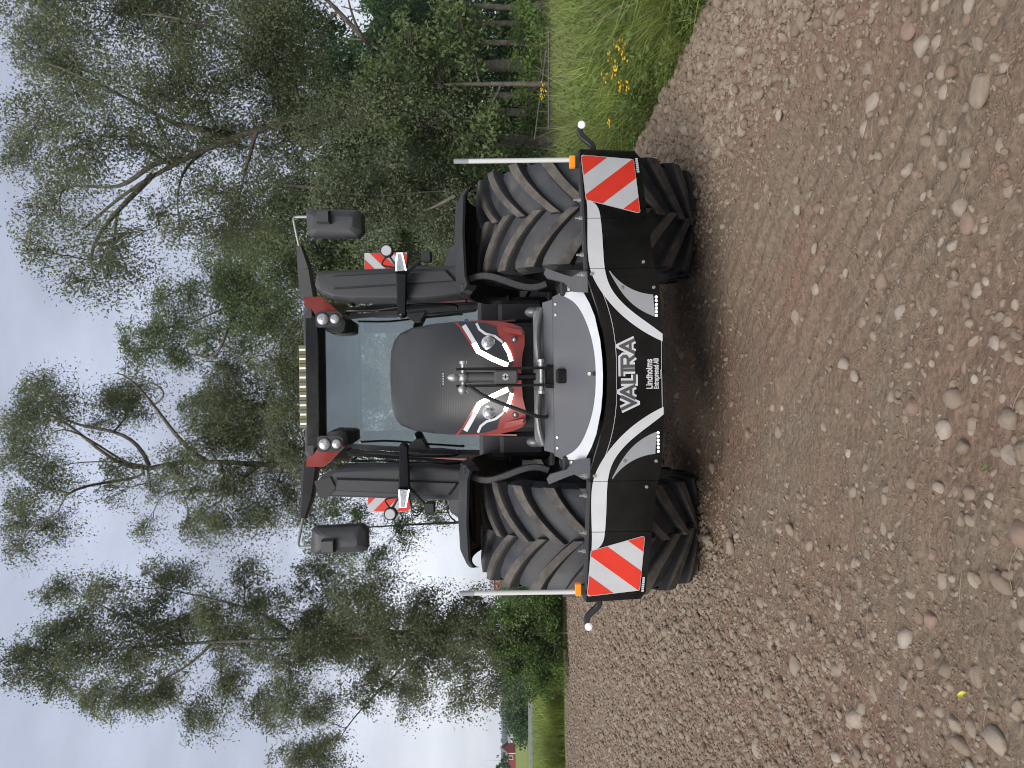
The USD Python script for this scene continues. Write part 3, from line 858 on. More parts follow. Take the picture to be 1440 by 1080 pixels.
# lettering: (a, b) in letter heights, a to the right, b up
def letters():
    def seg(*p):
        return LineString(p)
    out, pen = [], 0.0
    V = [seg((0.08, 1.02), (0.46, 0.06), (0.86, 1.02))]
    A = [seg((0.0, 0.0), (0.42, 0.95), (0.8, 0.0)), seg((0.2, 0.32), (0.66, 0.32))]
    L = [seg((0.0, 1.0), (0.0, 0.05), (0.45, 0.05))]
    T = [seg((0.0, 0.93), (0.74, 0.93)), seg((0.37, 0.93), (0.37, 0.0))]
    Rr = [seg((0.0, 0.0), (0.0, 0.93), (0.5, 0.93), (0.6, 0.8), (0.6, 0.62), (0.48, 0.5), (0.02, 0.48)), seg((0.3, 0.48), (0.62, 0.0))]
    for g, adv in ((V, 0.72), (A, 1.0), (L, 0.36), (T, 0.6), (Rr, 0.80), (A, 1.0)):
        out += [affinity.translate(l, pen, 0) for l in g]
        pen += adv
    return out, pen


Ls, wid = letters()
outer = unary_union([l.buffer(0.235, cap_style=2, join_style=2, mitre_limit=1.6) for l in Ls])
inner = unary_union([l.buffer(0.1, cap_style=2, join_style=2, mitre_limit=1.6) for l in Ls])
hgt, x_base = 20.0, 893.2
x0_, x1_ = outer.bounds[0], outer.bounds[2]
ls = 108.0 / (x1_ - x0_)
place = lambda g: affinity.affine_transform(g, [0, -hgt, ls, 0, x_base, -54.0 - x0_ * ls])   # (a, b) -> (x, lat)
lg = bp('logo_lettering', place(outer), 'white_film', 0.003, 0.003, 12)
bp('logo_fill', place(inner), 'dark_grey_paint', 0.0045, 0.002, 12, parent=lg)


def text_poly(text, height, width):
    m = meshkit.text_mesh(text, 1.0, 0.01, bold=True)
    v, f = arr(m)
    n = np.cross(v[f[:, 1]] - v[f[:, 0]], v[f[:, 2]] - v[f[:, 0]])
    g = unary_union([Polygon(v[t][:, :2]).buffer(0.004) for t in f[n[:, 2] > 1e-9]]).buffer(0.012)
    a0, b0, a1, b1 = g.bounds
    return g, width / (a1 - a0), a0


for txt, xb, hh, l0, ww in (('Lindholms', 917.2, 8.2, -20.5, 42.0), ('Entreprenad AB', 926.0, 6.4, -20.5, 43.0)):
    g, sx_, a0 = text_poly(txt, hh, ww)
    bp('owner_lettering', affinity.affine_transform(g, [0, -hh, sx_, 0, xb, l0 - a0 * sx_]), 'white_film', 0.003, 0.002, 30)
for k in range(5):
    bp('small_print', sbox(928.4, -6 + 2.6 * k, 929.8, -4.2 + 2.6 * k), 'grey_film', 0.003, 0.002, 30)


# grey lid over the weight, with a white arched band
def Yl(X, Z):
    return 4.385 + np.clip(Z - 0.835, -0.1, 0.4) * 1.75 + 0.09 * (X / 0.5) ** 2


lid_half = [(848.5, 0), (847.5, 25), (845, 50), (838, 83), (831, 101), (822, 118), (806, 119), (790, 117), (779, 112), (779, 0)]
LH = Polygon(lid_half)
lidp = unary_union([LH, sym(LH)])
lid = tp('weight_lid', patch(lidp, Yl, 0, 0.25, 12), 'grey_paint', None, 25, label='smooth grey sloping lid on top of the front weight')
inn = Polygon(curve([(783, 119), (791, 114), (800, 109.5), (809, 103), (822, 83), (832.6, 52), (837, 24), (838, 0)], 26) + [(700, 0), (700, 119)])
inn = unary_union([inn, sym(inn)]).buffer(0)
band = lidp.buffer(-0.5).difference(inn)
band = band.intersection(sbox(786, -300, 900, 300))
band = unary_union([p for p in getattr(band, 'geoms', [band]) if p.area > 30])
tp('white_band', patch(band, Yl, 0.004, 0.004, 10), 'white_film', lid, False)
tp('lid_rear', hull([S(778, l, 4.90) for l in (-108, 108)] + [S(764, l, 5.02) for l in (-104, 104)] + [S(764, l, 5.02) - np.array([0, 0, 0.3]) for l in (-104, 104)] + [S(778, l, 4.92) - np.array([0, 0, 0.25]) for l in (-108, 108)]), 'grey_paint', lid)
for s in (1, -1):
    for l in (86, 101):
        c = unproj([(783, l)], Yl)[0]
        tp('lid_bolt', ms_(disc(c + (0, -0.01, 0.004), 0.0105, (0, 0.86, -0.5), 0.015, 8), s), 'steel', lid)
c = unproj([(830, 2)], Yl)[0]
tp('lid_bolt', disc(c + (0, -0.012, 0.006), 0.013, (0, 0.86, -0.5), 0.02, 10), 'steel', lid)
tp('lid_catch', cbox(c[0] - 0.012, c[0] + 0.012, c[1] - 0.05, c[1] - 0.012, c[2] - 0.055, c[2] - 0.01, 0.004), 'black_plastic', lid)

# grey mounting brackets either side of the lid
for s in (1, -1):
    q = [S(829, 116, 4.55), S(828, 146, 4.55), S(812, 142, 4.7), S(800, 138, 4.85), S(788, 150, 5.0), S(779, 150, 5.05), S(779, 140, 5.05), S(795, 128, 4.9), S(806, 120, 4.75)]
    a = np.array(q)
    pg = Polygon([(829, 117), (828.5, 147), (818, 146), (806, 139), (796, 142), (770, 152), (767, 145), (772, 138), (795, 132), (808, 119)])
    hole = sbox(781, 120, 801, 134)
    tp('mount_bracket', ms_(patch(pg, lambda X, Z: 4.52 + np.clip(Z - 0.9, 0, 1) * 1.2, 0, 0.04, 12), s), 'dark_grey_paint')
    tp('bracket_block', ms_(join([cbox(0.50, 0.60, 4.78, 5.2, 0.93, 1.04, 0.01)]), s), 'black_plastic')
    c = S(803, 127, 4.75)
    tp('bracket_pin', ms_(tube([c - (0.035, 0, 0), c + (0.035, 0, 0)], 0.016, 12), s), 'steel')

# casting of the front linkage between lid and nose
cast = []
for a, b, Y0, Y1 in ((-0.46, -0.06, 5.02, 5.16), (0.06, 0.46, 5.02, 5.16), (-0.12, 0.12, 5.05, 5.2)):
    cast.append(cbox(a, b, Y0, Y1, 1.06, 1.205, 0.03))
tp('linkage_casting', join(cast), 'cast_grey')
for s in (1, -1):
    tp('lift_arm', ms_(join([loft_bar((0.43, 5.12, 1.2), (0.40, 4.95, 1.0), (0.05, 0.1), (0.05, 0.08), 0.3), ball((0.43, 5.1, 1.2), 0.06, 2, (0.6, 1, 1))]), s), 'cast_grey')
    pts = spline([(0.08, 5.0, 1.17), (0.2, 4.99, 1.185), (0.33, 5.0, 1.18), (0.44, 5.03, 1.15)], 10)
    tp('linkage_rail', ms_(tube(pts, 0.022, 12), s), 'cast_grey')

# top link standing up in front of the grille
lk = tp('top_link', join([cbox(-0.062, -0.045, 4.80, 4.86, 1.11, 1.70, 0.004), cbox(0.045, 0.062, 4.80, 4.86, 1.11, 1.70, 0.004)]), 'black_paint')
tp('link_barrel', join([tube([(0, 4.84, 1.45), (0, 4.84, 1.66)], 0.034, 16), cbox(-0.045, 0.045, 4.795, 4.87, 1.31, 1.46, 0.012)]), 'dark_grey_paint', lk)
tp('link_rod', tube([(0, 4.84, 1.2), (0, 4.84, 1.33)], 0.022, 12), 'black_paint', lk)
tp('link_pin', join([tube([(-0.105, 4.82, 1.655), (0.105, 4.82, 1.655)], 0.015, 12), ball((0, 4.82, 1.655), 0.034, 2), disc((-0.105, 4.82, 1.655), 0.024, (1, 0, 0), 0.02, 12), disc((0.105, 4.82, 1.655), 0.024, (-1, 0, 0), 0.02, 12)]), 'steel', lk)
tp('link_pin', join([tube([(-0.11, 4.83, 1.165), (0.11, 4.83, 1.165)], 0.016, 12), disc((-0.11, 4.83, 1.165), 0.022, (1, 0, 0), 0.02, 12), disc((0.11, 4.83, 1.165), 0.022, (-1, 0, 0), 0.02, 12)]), 'steel', lk)
tp('link_knob', ball((0.0, 4.8, 1.715), 0.03, 2, (0.8, 0.8, 1.3)), 'steel', lk)
tp('link_knob', ball((-0.075, 4.8, 1.66), 0.028, 2, (1, 0.8, 1)), 'steel', lk)
c4 = (0, 4.794, 1.39)
tp('link_emblem', join([disc(c4, 0.024, (0, 1, 0), 0.004, 20)]), 'chrome', lk)
tp('emblem_bar', join([cbox(-0.003, 0.003, 4.790, 4.794, 1.366, 1.414, 0.001), cbox(-0.012, 0.012, 4.790, 4.794, 1.387, 1.393, 0.001)]), 'black_paint', lk)
tp('link_foot', cbox(-0.075, 0.075, 4.84, 4.98, 1.05, 1.14, 0.012), 'black_paint', lk)
tp('link_clevis', cbox(-0.045, 0.045, 4.7, 4.86, 0.99, 1.075, 0.01), 'black_paint', lk)
pts = spline([(-0.05, 4.82, 1.62), (-0.13, 4.84, 1.5), (-0.2, 4.85, 1.33), (-0.25, 4.88, 1.2), (-0.26, 4.98, 1.13)], 24)
tp('hydraulic_hose', tube(pts, 0.012, 10), 'black_plastic')

# ---- hood
from scipy.interpolate import PchipInterpolator
hoodY = PchipInterpolator([0.9, 1.25, 1.49, 1.836, 2.09, 2.24, 2.31, 2.6], [5.02, 5.05, 5.1, 5.25, 5.5, 5.8, 6.15, 7.2])


def Yh(X, Z):
    return hoodY(np.clip(Z, 0.9, 2.4)) + 0.13 * (np.abs(X) / 0.40) ** 3.2


hh = [(549, 0), (549.3, 25), (551, 42), (556, 56), (564, 65), (580, 72), (610, 77), (640, 79.5), (675, 80), (700, 79), (720, 75), (733, 70), (738, 64), (738.5, 45), (735, 30), (733, 0)]
HD = Polygon(hh); HD = unary_union([HD, sym(HD)]).buffer(0)
hood = tp('hood', patch(HD, Yh, 0, 0, 7.0, backY=7.18), 'grille_plastic', None, 40, label='dark grey hood with fine ribbed front grille')


def hp_(name, poly, mat, off, th, parent=None, g=7.0, smooth=30, label=None):
    return tp(name, patch(poly, Yh, off, th, g), mat, parent or hood, smooth, label)


K = 0.2083


def cr(pts):      # measured on an enlargement of the nose: (x, y) -> (x, lat)
    return [(540 + a * K, (540 - b) * K) for a, b in pts]


nose = Polygon([(738.5, 64), (738.5, 45), (735, 30), (733, 0), (712, 0)] + cr([(830, 500), (822, 478), (730, 432), (640, 385), (605, 345), (560, 270), (520, 205), (478, 160)]) + [(640, 80.5), (675, 81), (700, 80), (720, 76), (733, 71)])
nose = unary_union([nose, sym(nose)]).buffer(0).intersection(HD.buffer(0.6))
nosep = hp_('nose_panel', nose, 'red_paint', 0.012, 0.02, label='dark red lower nose of the hood')
for s in (1, -1):
    fl = (lambda p: p) if s == 1 else sym
    lens = Polygon(cr([(500, 160), (545, 215), (590, 290), (625, 355), (660, 392), (745, 438), (845, 480), (872, 455), (868, 415), (835, 350), (808, 300), (772, 255), (760, 195), (690, 172), (620, 163)])).intersection(HD.buffer(0.4))
    hl = hp_('headlight', fl(lens), 'clear_dark', 0.017, 0.02, label='slanted headlight with lit running light strips')
    up = LineString(cr([(612, 305), (640, 362), (735, 415), (838, 460)])).buffer(3.5, cap_style=2, join_style=1)
    hp_('led_strip', fl(up), 'led', 0.022, 0.006, hl)
    lo = LineString(cr([(812, 312), (845, 372), (862, 432)])).buffer(2.7, cap_style=2, join_style=1)
    hp_('led_strip', fl(lo), 'led', 0.022, 0.006, hl)
    tr = LineString(cr([(545, 185), (575, 235), (612, 300)])).buffer(3.2, cap_style=2)
    hp_('chrome_trim', fl(tr.intersection(lens)), 'white_film', 0.021, 0.005, hl)
    tr = LineString(cr([(630, 172), (650, 215), (690, 245), (752, 262), (808, 305)])).buffer(1.7, cap_style=2, join_style=1)
    hp_('chrome_trim', fl(tr.intersection(lens)), 'white_film', 0.021, 0.005, hl)
    c = unproj(cr([(710, 306)]), Yh)[0] + (0, -0.03, 0)
    tp('projector_ring', ms_(disc(c, 0.047, (0, 1, 0), 0.03, 28), s), 'chrome', hl)
    tp('projector_lens', ms_(ball(c + (0, 0.004, 0), 0.039, 3, (1, 0.5, 1)), s), 'lamp_lens', hl, True)
    c = unproj(cr([(885, 287)]), Yh)[0] + (0, -0.02, 0)
    tp('nose_sensor', ms_(disc(c, 0.021, (0, 1, 0), 0.02, 18), s), 'dark_plastic', nosep)
    tp('sensor_lens', ms_(ball(c + (0, 0.002, 0), 0.013, 2, (1, 0.5, 1)), s), 'chrome', nosep, True)
    facet = Polygon(cr([(803, 192), (935, 218), (948, 260), (900, 250), (818, 232)])).intersection(HD)
    q = unproj(cr([(800, 195), (930, 226), (940, 262), (818, 236)]), Yh)
    tp('nose_facet', ms_(hull(np.vstack([q - np.array([[0, 0.013, 0], [0, 0.05, 0], [0, 0.05, 0], [0, 0.013, 0]]), q + (0, 0.02, 0)])), s), 'red_paint', nosep, False)
    # red side panel along the hood
    sp = [(0.412, 5.6, 1.32), (0.412, 7.1, 1.35), (0.425, 5.6, 1.32), (0.425, 7.1, 1.35), (0.412, 5.75, 1.75), (0.412, 7.1, 1.85), (0.418, 5.75, 1.75), (0.418, 7.1, 1.85)]
    tp('hood_side_panel', ms_(hull(sp), s), 'red_paint', hood)
for k in range(5):
    hp_('hood_badge_mark', sbox(622.5 + 0.0, -9 + 3.6 * k, 624.6, -7.0 + 3.6 * k), 'grey_film', 0.003, 0.003)

# ---- cab
CY = 7.22


def Yw(X, Z):
    return CY + 0.03 * (X / 0.63) ** 2 + 0.05 * (Z - 1.7)


ws_half = [(446, 0), (446, 80), (450, 87), (480, 88), (560, 93.5), (640, 99), (672, 100), (700, 98), (700, 0)]
WS = Polygon(ws_half); WS = unary_union([WS, sym(WS)]).buffer(0)
frame = tp('cab_frame', patch(WS.buffer(5.5, join_style=1).intersection(sbox(441, -200, 702, 200)).difference(WS.buffer(-0.5)), Yw, 0.0, 0.09, 14), 'black_plastic')
ws = tp('windscreen', patch(WS, Yw, -0.012, 0.008, 20), 'window_glass', None, 60)
for s in (1, -1):
    # rear posts, side glass, rear wall
    tp('rear_post', ms_(loft_bar((0.78, 8.75, 1.75), (0.74, 8.85, 3.05), (0.08, 0.1), (0.08, 0.1)), s), 'black_plastic', frame)
    tp('middle_post', ms_(loft_bar((0.8, 7.95, 1.4), (0.74, 7.95, 3.05), (0.05, 0.06), (0.05, 0.06)), s), 'black_plastic', frame)
    sg = hull([(0.70, 7.34, 1.5), (0.708, 7.34, 1.5), (0.63, 7.4, 3.05), (0.638, 7.4, 3.05), (0.80, 8.72, 1.75), (0.808, 8.72, 1.75), (0.75, 8.8, 3.05), (0.758, 8.8, 3.05)])
    tp('side_window', ms_(sg, s), 'side_glass')
    # visor shade in the upper corners and lower corner blocks
    tp('corner_block', ms_(patch(Polygon([(455, 84), (468, 90), (482, 89), (486, 84), (484, 73), (478, 70), (462, 72)]).buffer(1.5), Yw, 0.02, 0.03, 20), s), 'black_plastic', frame)
    tp('wiper_mount', ms_(patch(Polygon([(572, 93), (583, 84), (592, 84), (598, 95)]).buffer(1), Yw, 0.03, 0.04, 20), s), 'black_plastic', frame)
tp('rear_window', cbox(-0.74, 0.74, 8.82, 8.828, 1.85, 3.1, 0.002), 'side_glass')
for s in (1, -1):
    tp('rear_wall', cbox(s * 0.66 - 0.1, s * 0.66 + 0.1, 8.78, 8.81, 1.85, 3.05, 0.01), 'black_plastic')
tp('cab_floor', join([cbox(-0.76, 0.76, 7.35, 8.9, 1.3, 1.4, 0.02), cbox(-0.78, 0.78, 8.78, 8.9, 1.35, 1.85, 0.02), cbox(-0.5, 0.5, 7.3, 7.5, 1.4, 1.85, 0.03)]), 'black_plastic')
seat = tp('driver_seat', join([cbox(-0.26, 0.26, 8.1, 8.6, 1.75, 1.9, 0.05), hull([(x, y, z) for x in (-0.25, 0.25) for y, z in ((8.5, 1.85), (8.62, 1.85), (8.6, 2.5), (8.7, 2.5))]), cbox(-0.13, 0.13, 8.6, 8.7, 2.5, 2.72, 0.04), cbox(-0.15, 0.15, 8.2, 8.5, 1.4, 1.75, 0.03)]), 'seat_fabric')
a = np.arange(33) * 2 * PI / 32
ring = np.stack([0.2 * np.cos(a), 7.85 + 0.2 * np.sin(a) * 0.75, 2.02 + 0.2 * np.sin(a) * -0.6 * -1], 1)
tp('steering_wheel', join([tube(ring, 0.015, 8), tube([(0, 7.85, 2.02), (0, 7.6, 1.5)], 0.03, 8), tube([(-0.19, 7.85, 2.02), (0.19, 7.85, 2.02)], 0.013, 6)]), 'black_plastic')
# roof
roof_pts = []
for (Y, hw, zt, zb) in ((7.2, 0.70, 3.29, 3.22), (7.4, 0.78, 3.35, 3.2), (8.2, 0.84, 3.36, 3.08), (8.95, 0.78, 3.30, 3.1)):
    for s in (1, -1):
        roof_pts += [(s * hw * 0.9, Y, zt), (s * hw, Y, zt - 0.06), (s * hw, Y, zb + 0.03), (s * hw * 0.95, Y, zb)]
roof = tp('roof', hull(roof_pts), 'dark_plastic', None, 25)
tp('roof_visor', patch(Polygon([(431, -92), (431, 92), (438, 95), (447, 90), (447, -90), (438, -95)]), lambda X, Z: 7.17 + 0.03 * (X / 0.6) ** 2, 0, 0.03, 16), 'black_paint', roof)
for s in (1, -1):
    ve = patch(Polygon([(429, 119), (452, 120), (462, 112), (482, 93), (478, 88), (446, 93), (438, 104), (430, 106)]), lambda X, Z: 7.0 + 0.5 * (np.abs(X) - 0.6), 0, 0.07, 12)
    tp('roof_corner', ms_(ve, s), 'red_paint', roof, label='red painted corner of the roof')
    lh = tp('roof_lamp_pair', ms_(hull([S(x, l, Y) for x, l in ((445, 78), (445, 96), (450, 99), (476, 99), (481, 95), (481, 80), (476, 77), (450, 76)) for Y in (7.0, 7.1)]), s), 'black_plastic', None, label='pair of round work lamps under the roof corner')
    for (x, l, r) in ((455, 88, 9.2), (472, 88, 7.6)):
        c = S(x, l, 6.99)
        tp('lamp_ring', ms_(disc(c, r * 1.08 * 7 / FPX, (0, 1, 0), 0.03, 24), s), 'dark_plastic', lh)
        tp('lamp_lens', ms_(ball(c + (0, 0.004, 0), r * 0.9 * 7 / FPX, 2, (1, 0.35, 1)), s), 'lamp_lens', lh, True)
# light bar on the roof
p0, p1 = S(432, -65, 7.2), S(421, 52, 7.2)
bar = tp('light_bar', cbox(p0[0], p1[0], 7.19, 7.26, p0[2], p1[2], 0.008), 'lightbar', None, label='long yellowish lamp bar on the front edge of the roof')
for k in range(9):
    xk = p0[0] + (k + 0.5) * (p1[0] - p0[0]) / 9
    tp('bar_lamp', cbox(xk - 0.008, xk + 0.008, 7.182, 7.195, p0[2] + 0.008, p1[2] - 0.008, 0.003), 'round_lamp_white', bar)
    if k:
        xd = p0[0] + k * (p1[0] - p0[0]) / 9
        tp('bar_divider', cbox(xd - 0.004, xd + 0.004, 7.185, 7.195, p0[2] + 0.004, p1[2] - 0.004, 0.001), 'black_plastic', bar)
for s in (1, -1):
    tp('bar_foot', cbox(s * 0.33 - 0.02, s * 0.33 + 0.02, 7.2, 7.25, p0[2] - 0.04, p0[2] + 0.01, 0.004), 'black_plastic', bar)

# ---- side columns (exhaust and air intake covers), handrails, lamp arms, mirrors
for s in (1, -1):
    lft = s == -1
    dl = 6.0 if lft else 0.0
    CYY = 6.85
    o = [(448, 128 + dl), (444, 136 + dl), (447, 152 + dl), (453, 156 + dl), (560, 156 + dl * 1.5), (652, 162 + dl * 1.5), (660, 150 + dl), (660, 119 + dl), (600, 112 + dl), (500, 113 + dl), (470, 116 + dl), (458, 121 + dl)]
    pg = Polygon(o).buffer(-2).buffer(2)
    cv = unproj(list(pg.buffer(-5).buffer(5).exterior.coords)[:-1], lambda X, Z: CYY + 0.0 * X)
    cm = cv.mean(0)
    rings = [cv + (0, 0.26, 0), cv + (0, 0.05, 0)]
    for kx, kz, dy in ((0.985, 0.998, 0.018), (0.95, 0.993, 0.0), (0.87, 0.98, -0.018), (0.75, 0.965, -0.03)):
        q = cv.copy(); q[:, 0] = cm[0] + (cv[:, 0] - cm[0]) * kx; q[:, 2] = cm[2] + (cv[:, 2] - cm[2]) * kz; q[:, 1] += dy
        rings.append(q)
    col = tp('side_column', ms_(hull(np.vstack(rings)), s), 'dark_plastic', None, 50, label='broad dark grey cover standing beside the windscreen')
    f0 = Polygon([(470, 128 + dl), (468, 148 + dl), (560, 151 + dl * 1.3), (632, 156 + dl * 1.3), (645, 138 + dl), (560, 133 + dl)]).buffer(-1).buffer(1)
    fv = unproj(list(f0.exterior.coords)[:-1], lambda X, Z: CYY - 0.02 + 0 * X)
    ctr = fv.mean(0)
    top_ = fv.copy(); top_[:, [0, 2]] = ctr[[0, 2]] + (fv[:, [0, 2]] - ctr[[0, 2]]) * np.array([0.72, 0.95]); top_[:, 1] -= 0.045
    tp('column_ridge', ms_(hull(np.vstack([fv - (0, 0.0005, 0), top_])), s), 'dark_plastic', col)
    if lft:
        tp('exhaust_tip', ms_(hull([S(440, 140, 6.8), S(462, 134, 6.8), S(470, 150, 6.8), S(455, 166, 6.8), S(445, 160, 6.8), S(440, 140, 6.95), S(462, 134, 6.95), S(470, 150, 6.95), S(455, 166, 6.95), S(445, 160, 6.95)]), s), 'black_plastic', col)
    else:
        tp('column_grip', ms_(patch(Polygon([(452, 132), (449, 140), (468, 152), (474, 147)]), lambda X, Z: CYY + 0 * X, 0.012, 0.011, 20), s), 'black_plastic', col)
    # handrails along the windscreen
    for l0, l1, xs0, xs1 in ((97, 108, 486, 642), (110, 118, 494, 655)):
        pts = spline([S(xs0 + 6, l0 - 3, 7.12), S(xs0, l0 + 1, 7.05), S(xs0 + 30, l0 + 2, 7.0), S((xs0 + xs1) / 2, (l0 + l1) / 2 + 1.5, 6.97), S(xs1 - 14, l1 - 1, 7.0), S(xs1, l1 - 3, 7.05), S(xs1 + 2, l1 - 8, 7.12)], 40)
        tp('handrail', ms_(tube(pts, 0.011, 8), s), 'black_paint')
    tp('rear_side_frame', ms_(join([loft_bar(S(490, 102, 7.5), S(660, 116, 7.5), (0.03, 0.03), (0.03, 0.03))]), s), 'black_plastic')
    # lamp arm
    A0, A1 = S(567, 94, 6.9), S(567, 153, 6.62)
    arm = tp('lamp_arm', ms_(join([loft_bar(A0, A1, (0.07, 0.072), (0.09, 0.098), 0.25), ball(A0, 0.045, 2)]), s), 'black_paint')
    L0, L1 = A1, S(565, 178, 6.62)
    tp('marker_lamp', ms_(loft_bar(L0, L1, (0.085, 0.098), (0.06, 0.055), 0.25), s), 'lamp_lens', arm)
    d0, d1 = np.array([0, -0.045, 0.043]), np.array([0, -0.032, 0.022])
    tp('lamp_light_guide', ms_(tube([L0 + d0, L1 + d1, L1 + d1 * (1, 1, -1), L0 + d0 * (1, 1, -1)], 0.007, 8), s), 'led_soft', arm)
    # round work lamp and a small camera on brackets
    c = S(546, 183 if not lft else 188, 6.6)
    wl = tp('round_lamp', ms_(disc(c, 0.056, (0, 1, 0), 0.06, 26), s), 'black_plastic', arm)
    tp('round_lamp_glass', ms_(disc(c + (0, -0.004, 0), 0.047, (0, 1, 0), 0.01, 26), s), 'retro_white', arm)
    pts = spline([c + (0, 0.05, -0.01), c + (-0.06, 0.05, 0.02), c + (-0.11, 0.06, 0.05), c + (-0.13, 0.08, -0.02), A1 + (-0.05, 0.03, 0.03)], 14)
    tp('lamp_cable', ms_(join([tube(pts, 0.008, 6), tube([c + (-0.02, 0.04, 0), A1 + (0.01, 0, 0.02)], 0.012, 6)]), s), 'black_plastic', arm)
    c = S(602, 174 + dl, 6.65)
    tp('side_camera', ms_(join([cbox(c[0] - 0.05, c[0] + 0.05, c[1], c[1] + 0.08, c[2] - 0.045, c[2] + 0.045, 0.015), tube([c + (-0.02, 0.03, 0.04), A1 + (-0.02, 0.02, -0.03)], 0.014, 6)] + [tube(spline([c + (0.0, 0.03, 0.05), c + (0.02 + 0.02 * k, 0.02, 0.1), A1 + (-0.03 * k, 0.01, -0.04)], 8), 0.006, 5) for k in range(3)]), s), 'black_plastic', arm)
    # mirror
    mr = grp('wing_mirror')
    m0, m1 = S(441, 110, 7.1), S(425 + 2, 188, 6.95)
    tp('mirror_arm', ms_(join([loft_bar(S(436, 118, 7.15), S(431, 160, 7.05), (0.1, 0.15), (0.09, 0.12), 0.3), loft_bar(S(431, 160, 7.05), S(424, 192, 6.98), (0.09, 0.12), (0.06, 0.05), 0.3)]), s), 'black_plastic', mr)
    pts = np.array([S(424, 189, 6.98), S(419.5, 210, 6.95), S(416.5, 226, 6.93), S(416.3, 229, 6.93), S(417.5, 231.3, 6.93), S(420.5, 232, 6.93), S(436, 232, 6.9), S(452, 232, 6.88)])
    tp('mirror_tube', ms_(tube(pts, 0.0125, 10), s), 'galvanised', mr)
    g0 = Polygon([(433, 206), (431, 238), (436, 243), (505, 240), (512, 234), (512, 208), (504, 201), (440, 203)]).buffer(-3).buffer(3)
    g0 = affinity.translate(g0, 3.0, 0)
    fv = unproj(list(g0.exterior.coords)[:-1], lambda X, Z: 6.86 + 0 * X)
    ctr = fv.mean(0); fr_ = ctr + (fv - ctr) * np.array([0.86, 1, 0.93]); fr_[:, 1] -= 0.045
    fr2 = ctr + (fv - ctr) * np.array([0.5, 1, 0.66]); fr2[:, 1] -= 0.075
    bk_ = fv + (0, 0.05, 0)
    tp('mirror_housing', ms_(hull(np.vstack([fv, ctr + (fv - ctr) * np.array([0.96, 1, 0.98]) - (0, 0.022, 0), fr_, fr2, bk_])), s), 'dark_plastic', mr, 50)
    c = S(458, 231, 6.76)
    tp('mirror_clamp', ms_(hull([c + q for q in np.array([(-0.06, 0, -0.06), (0.06, 0, -0.06), (-0.05, 0, 0.06), (0.055, 0, 0.06), (-0.045, -0.035, -0.05), (0.045, -0.035, -0.05), (-0.04, -0.03, 0.05), (0.045, -0.03, 0.05), (-0.06, 0.06, -0.06), (0.06, 0.06, -0.06), (-0.05, 0.06, 0.06), (0.055, 0.06, 0.06)])]), s), 'dark_plastic', mr)
    tp('mirror_glass', ms_(hull(np.vstack([bk_ * 1, bk_ + (0, 0.006, 0)])), s), 'mirror_glass', mr)
    # rear fenders, rear marker plates
    a = np.radians(np.linspace(55, 165, 18))
    lat = np.array([0.86, 0.88, 1.0, 1.25, 1.45, 1.5])
    drr = np.array([-0.05, 0.0, 0.02, 0.02, 0.0, -0.06])
    v, f = [], []
    for A in a:
        for l, d in zip(lat, drr):
            v.append((l, 8.75 - (1.08 + d) * math.cos(A), 1.0 + (1.08 + d) * math.sin(A)))
    for A in a:
        for l, d in zip(lat, drr):
            v.append((l, 8.75 - (1.06 + d) * math.cos(A), 1.0 + (1.06 + d) * math.sin(A)))
    m, N0 = len(lat), len(a) * len(lat)
    i, j = np.meshgrid(np.arange(len(a) - 1), np.arange(m - 1), indexing='ij'); q = (i * m + j).ravel()
    f1 = np.vstack([np.stack([q, q + 1, q + m + 1], 1), np.stack([q, q + m + 1, q + m], 1)])
    ring = np.array(list(range(m)) + [k * m + m - 1 for k in range(1, len(a))] + [(len(a) - 1) * m + j for j in range(m - 2, -1, -1)] + [k * m for k in range(len(a) - 2, 0, -1)]); r2 = np.roll(ring, -1)
    f = np.vstack([f1, f1[:, ::-1] + N0, np.stack([ring, ring + N0, r2 + N0], 1), np.stack([ring, r2 + N0, r2], 1)])
    rf = tp('rear_fender', ms_((np.array(v), f), s), 'dark_plastic', None, 35)
    tp('fender_inner', ms_(hull([(0.8, 8.0, 1.7), (0.9, 8.0, 1.65), (0.84, 8.35, 2.35), (0.92, 8.35, 2.3), (0.84, 9.0, 2.3), (0.92, 9.0, 2.3), (0.8, 9.2, 1.5), (0.9, 9.2, 1.5)]), s), 'red_paint', rf, label='red inner panel of the rear mudguard')
    qd = [S(515, 152, 9.3), S(515, 182, 9.3), S(575, 182, 9.3), S(575, 152, 9.3)]
    x0, x1, z0, z1 = qd[0][0], qd[1][0], qd[2][2], qd[0][2]
    rp_ = tp('rear_marker_plate', ms_(cbox(x0, x1, 9.3, 9.306, z0, z1, 0.002), s), 'retro_white', None, label='square red and white striped marker plate behind the cab')
    sq = sbox(x0 + 0.004, z0 + 0.004, x1 - 0.004, z1 - 0.004)
    for k in (-2, 0, 2):
        cx, cz, wd = (x0 + x1) / 2, (z0 + z1) / 2, (z1 - z0) * 0.27
        bandp = LineString([(cx - 1 + 0, cz + 1 + k * wd), (cx + 1, cz - 1 + k * wd)]).buffer(wd * 0.36, cap_style=2)
        bandp = affinity.scale(bandp, -1, 1, origin=(cx, cz)).intersection(sq)
        if bandp.area > 1e-4:
            e = trimesh.creation.extrude_polygon(bandp, 0.003, engine='earcut')
            v, f = arr(e)
            v = np.stack([v[:, 0], 9.3 - 0.003 + v[:, 2] - 0.0015, v[:, 1]], 1)
            tp('red_stripe', ms_((v, f[:, ::-1]), s), 'red_film', rp_, False)
    tp('plate_stay', ms_(join([tube([(x0 + 0.1, 9.32, z0 + 0.05), (x0 + 0.05, 9.3, 1.9)], 0.015, 6)]), s), 'black_plastic', rp_)
c = unproj([(657, 82.5)], Yw)[0]
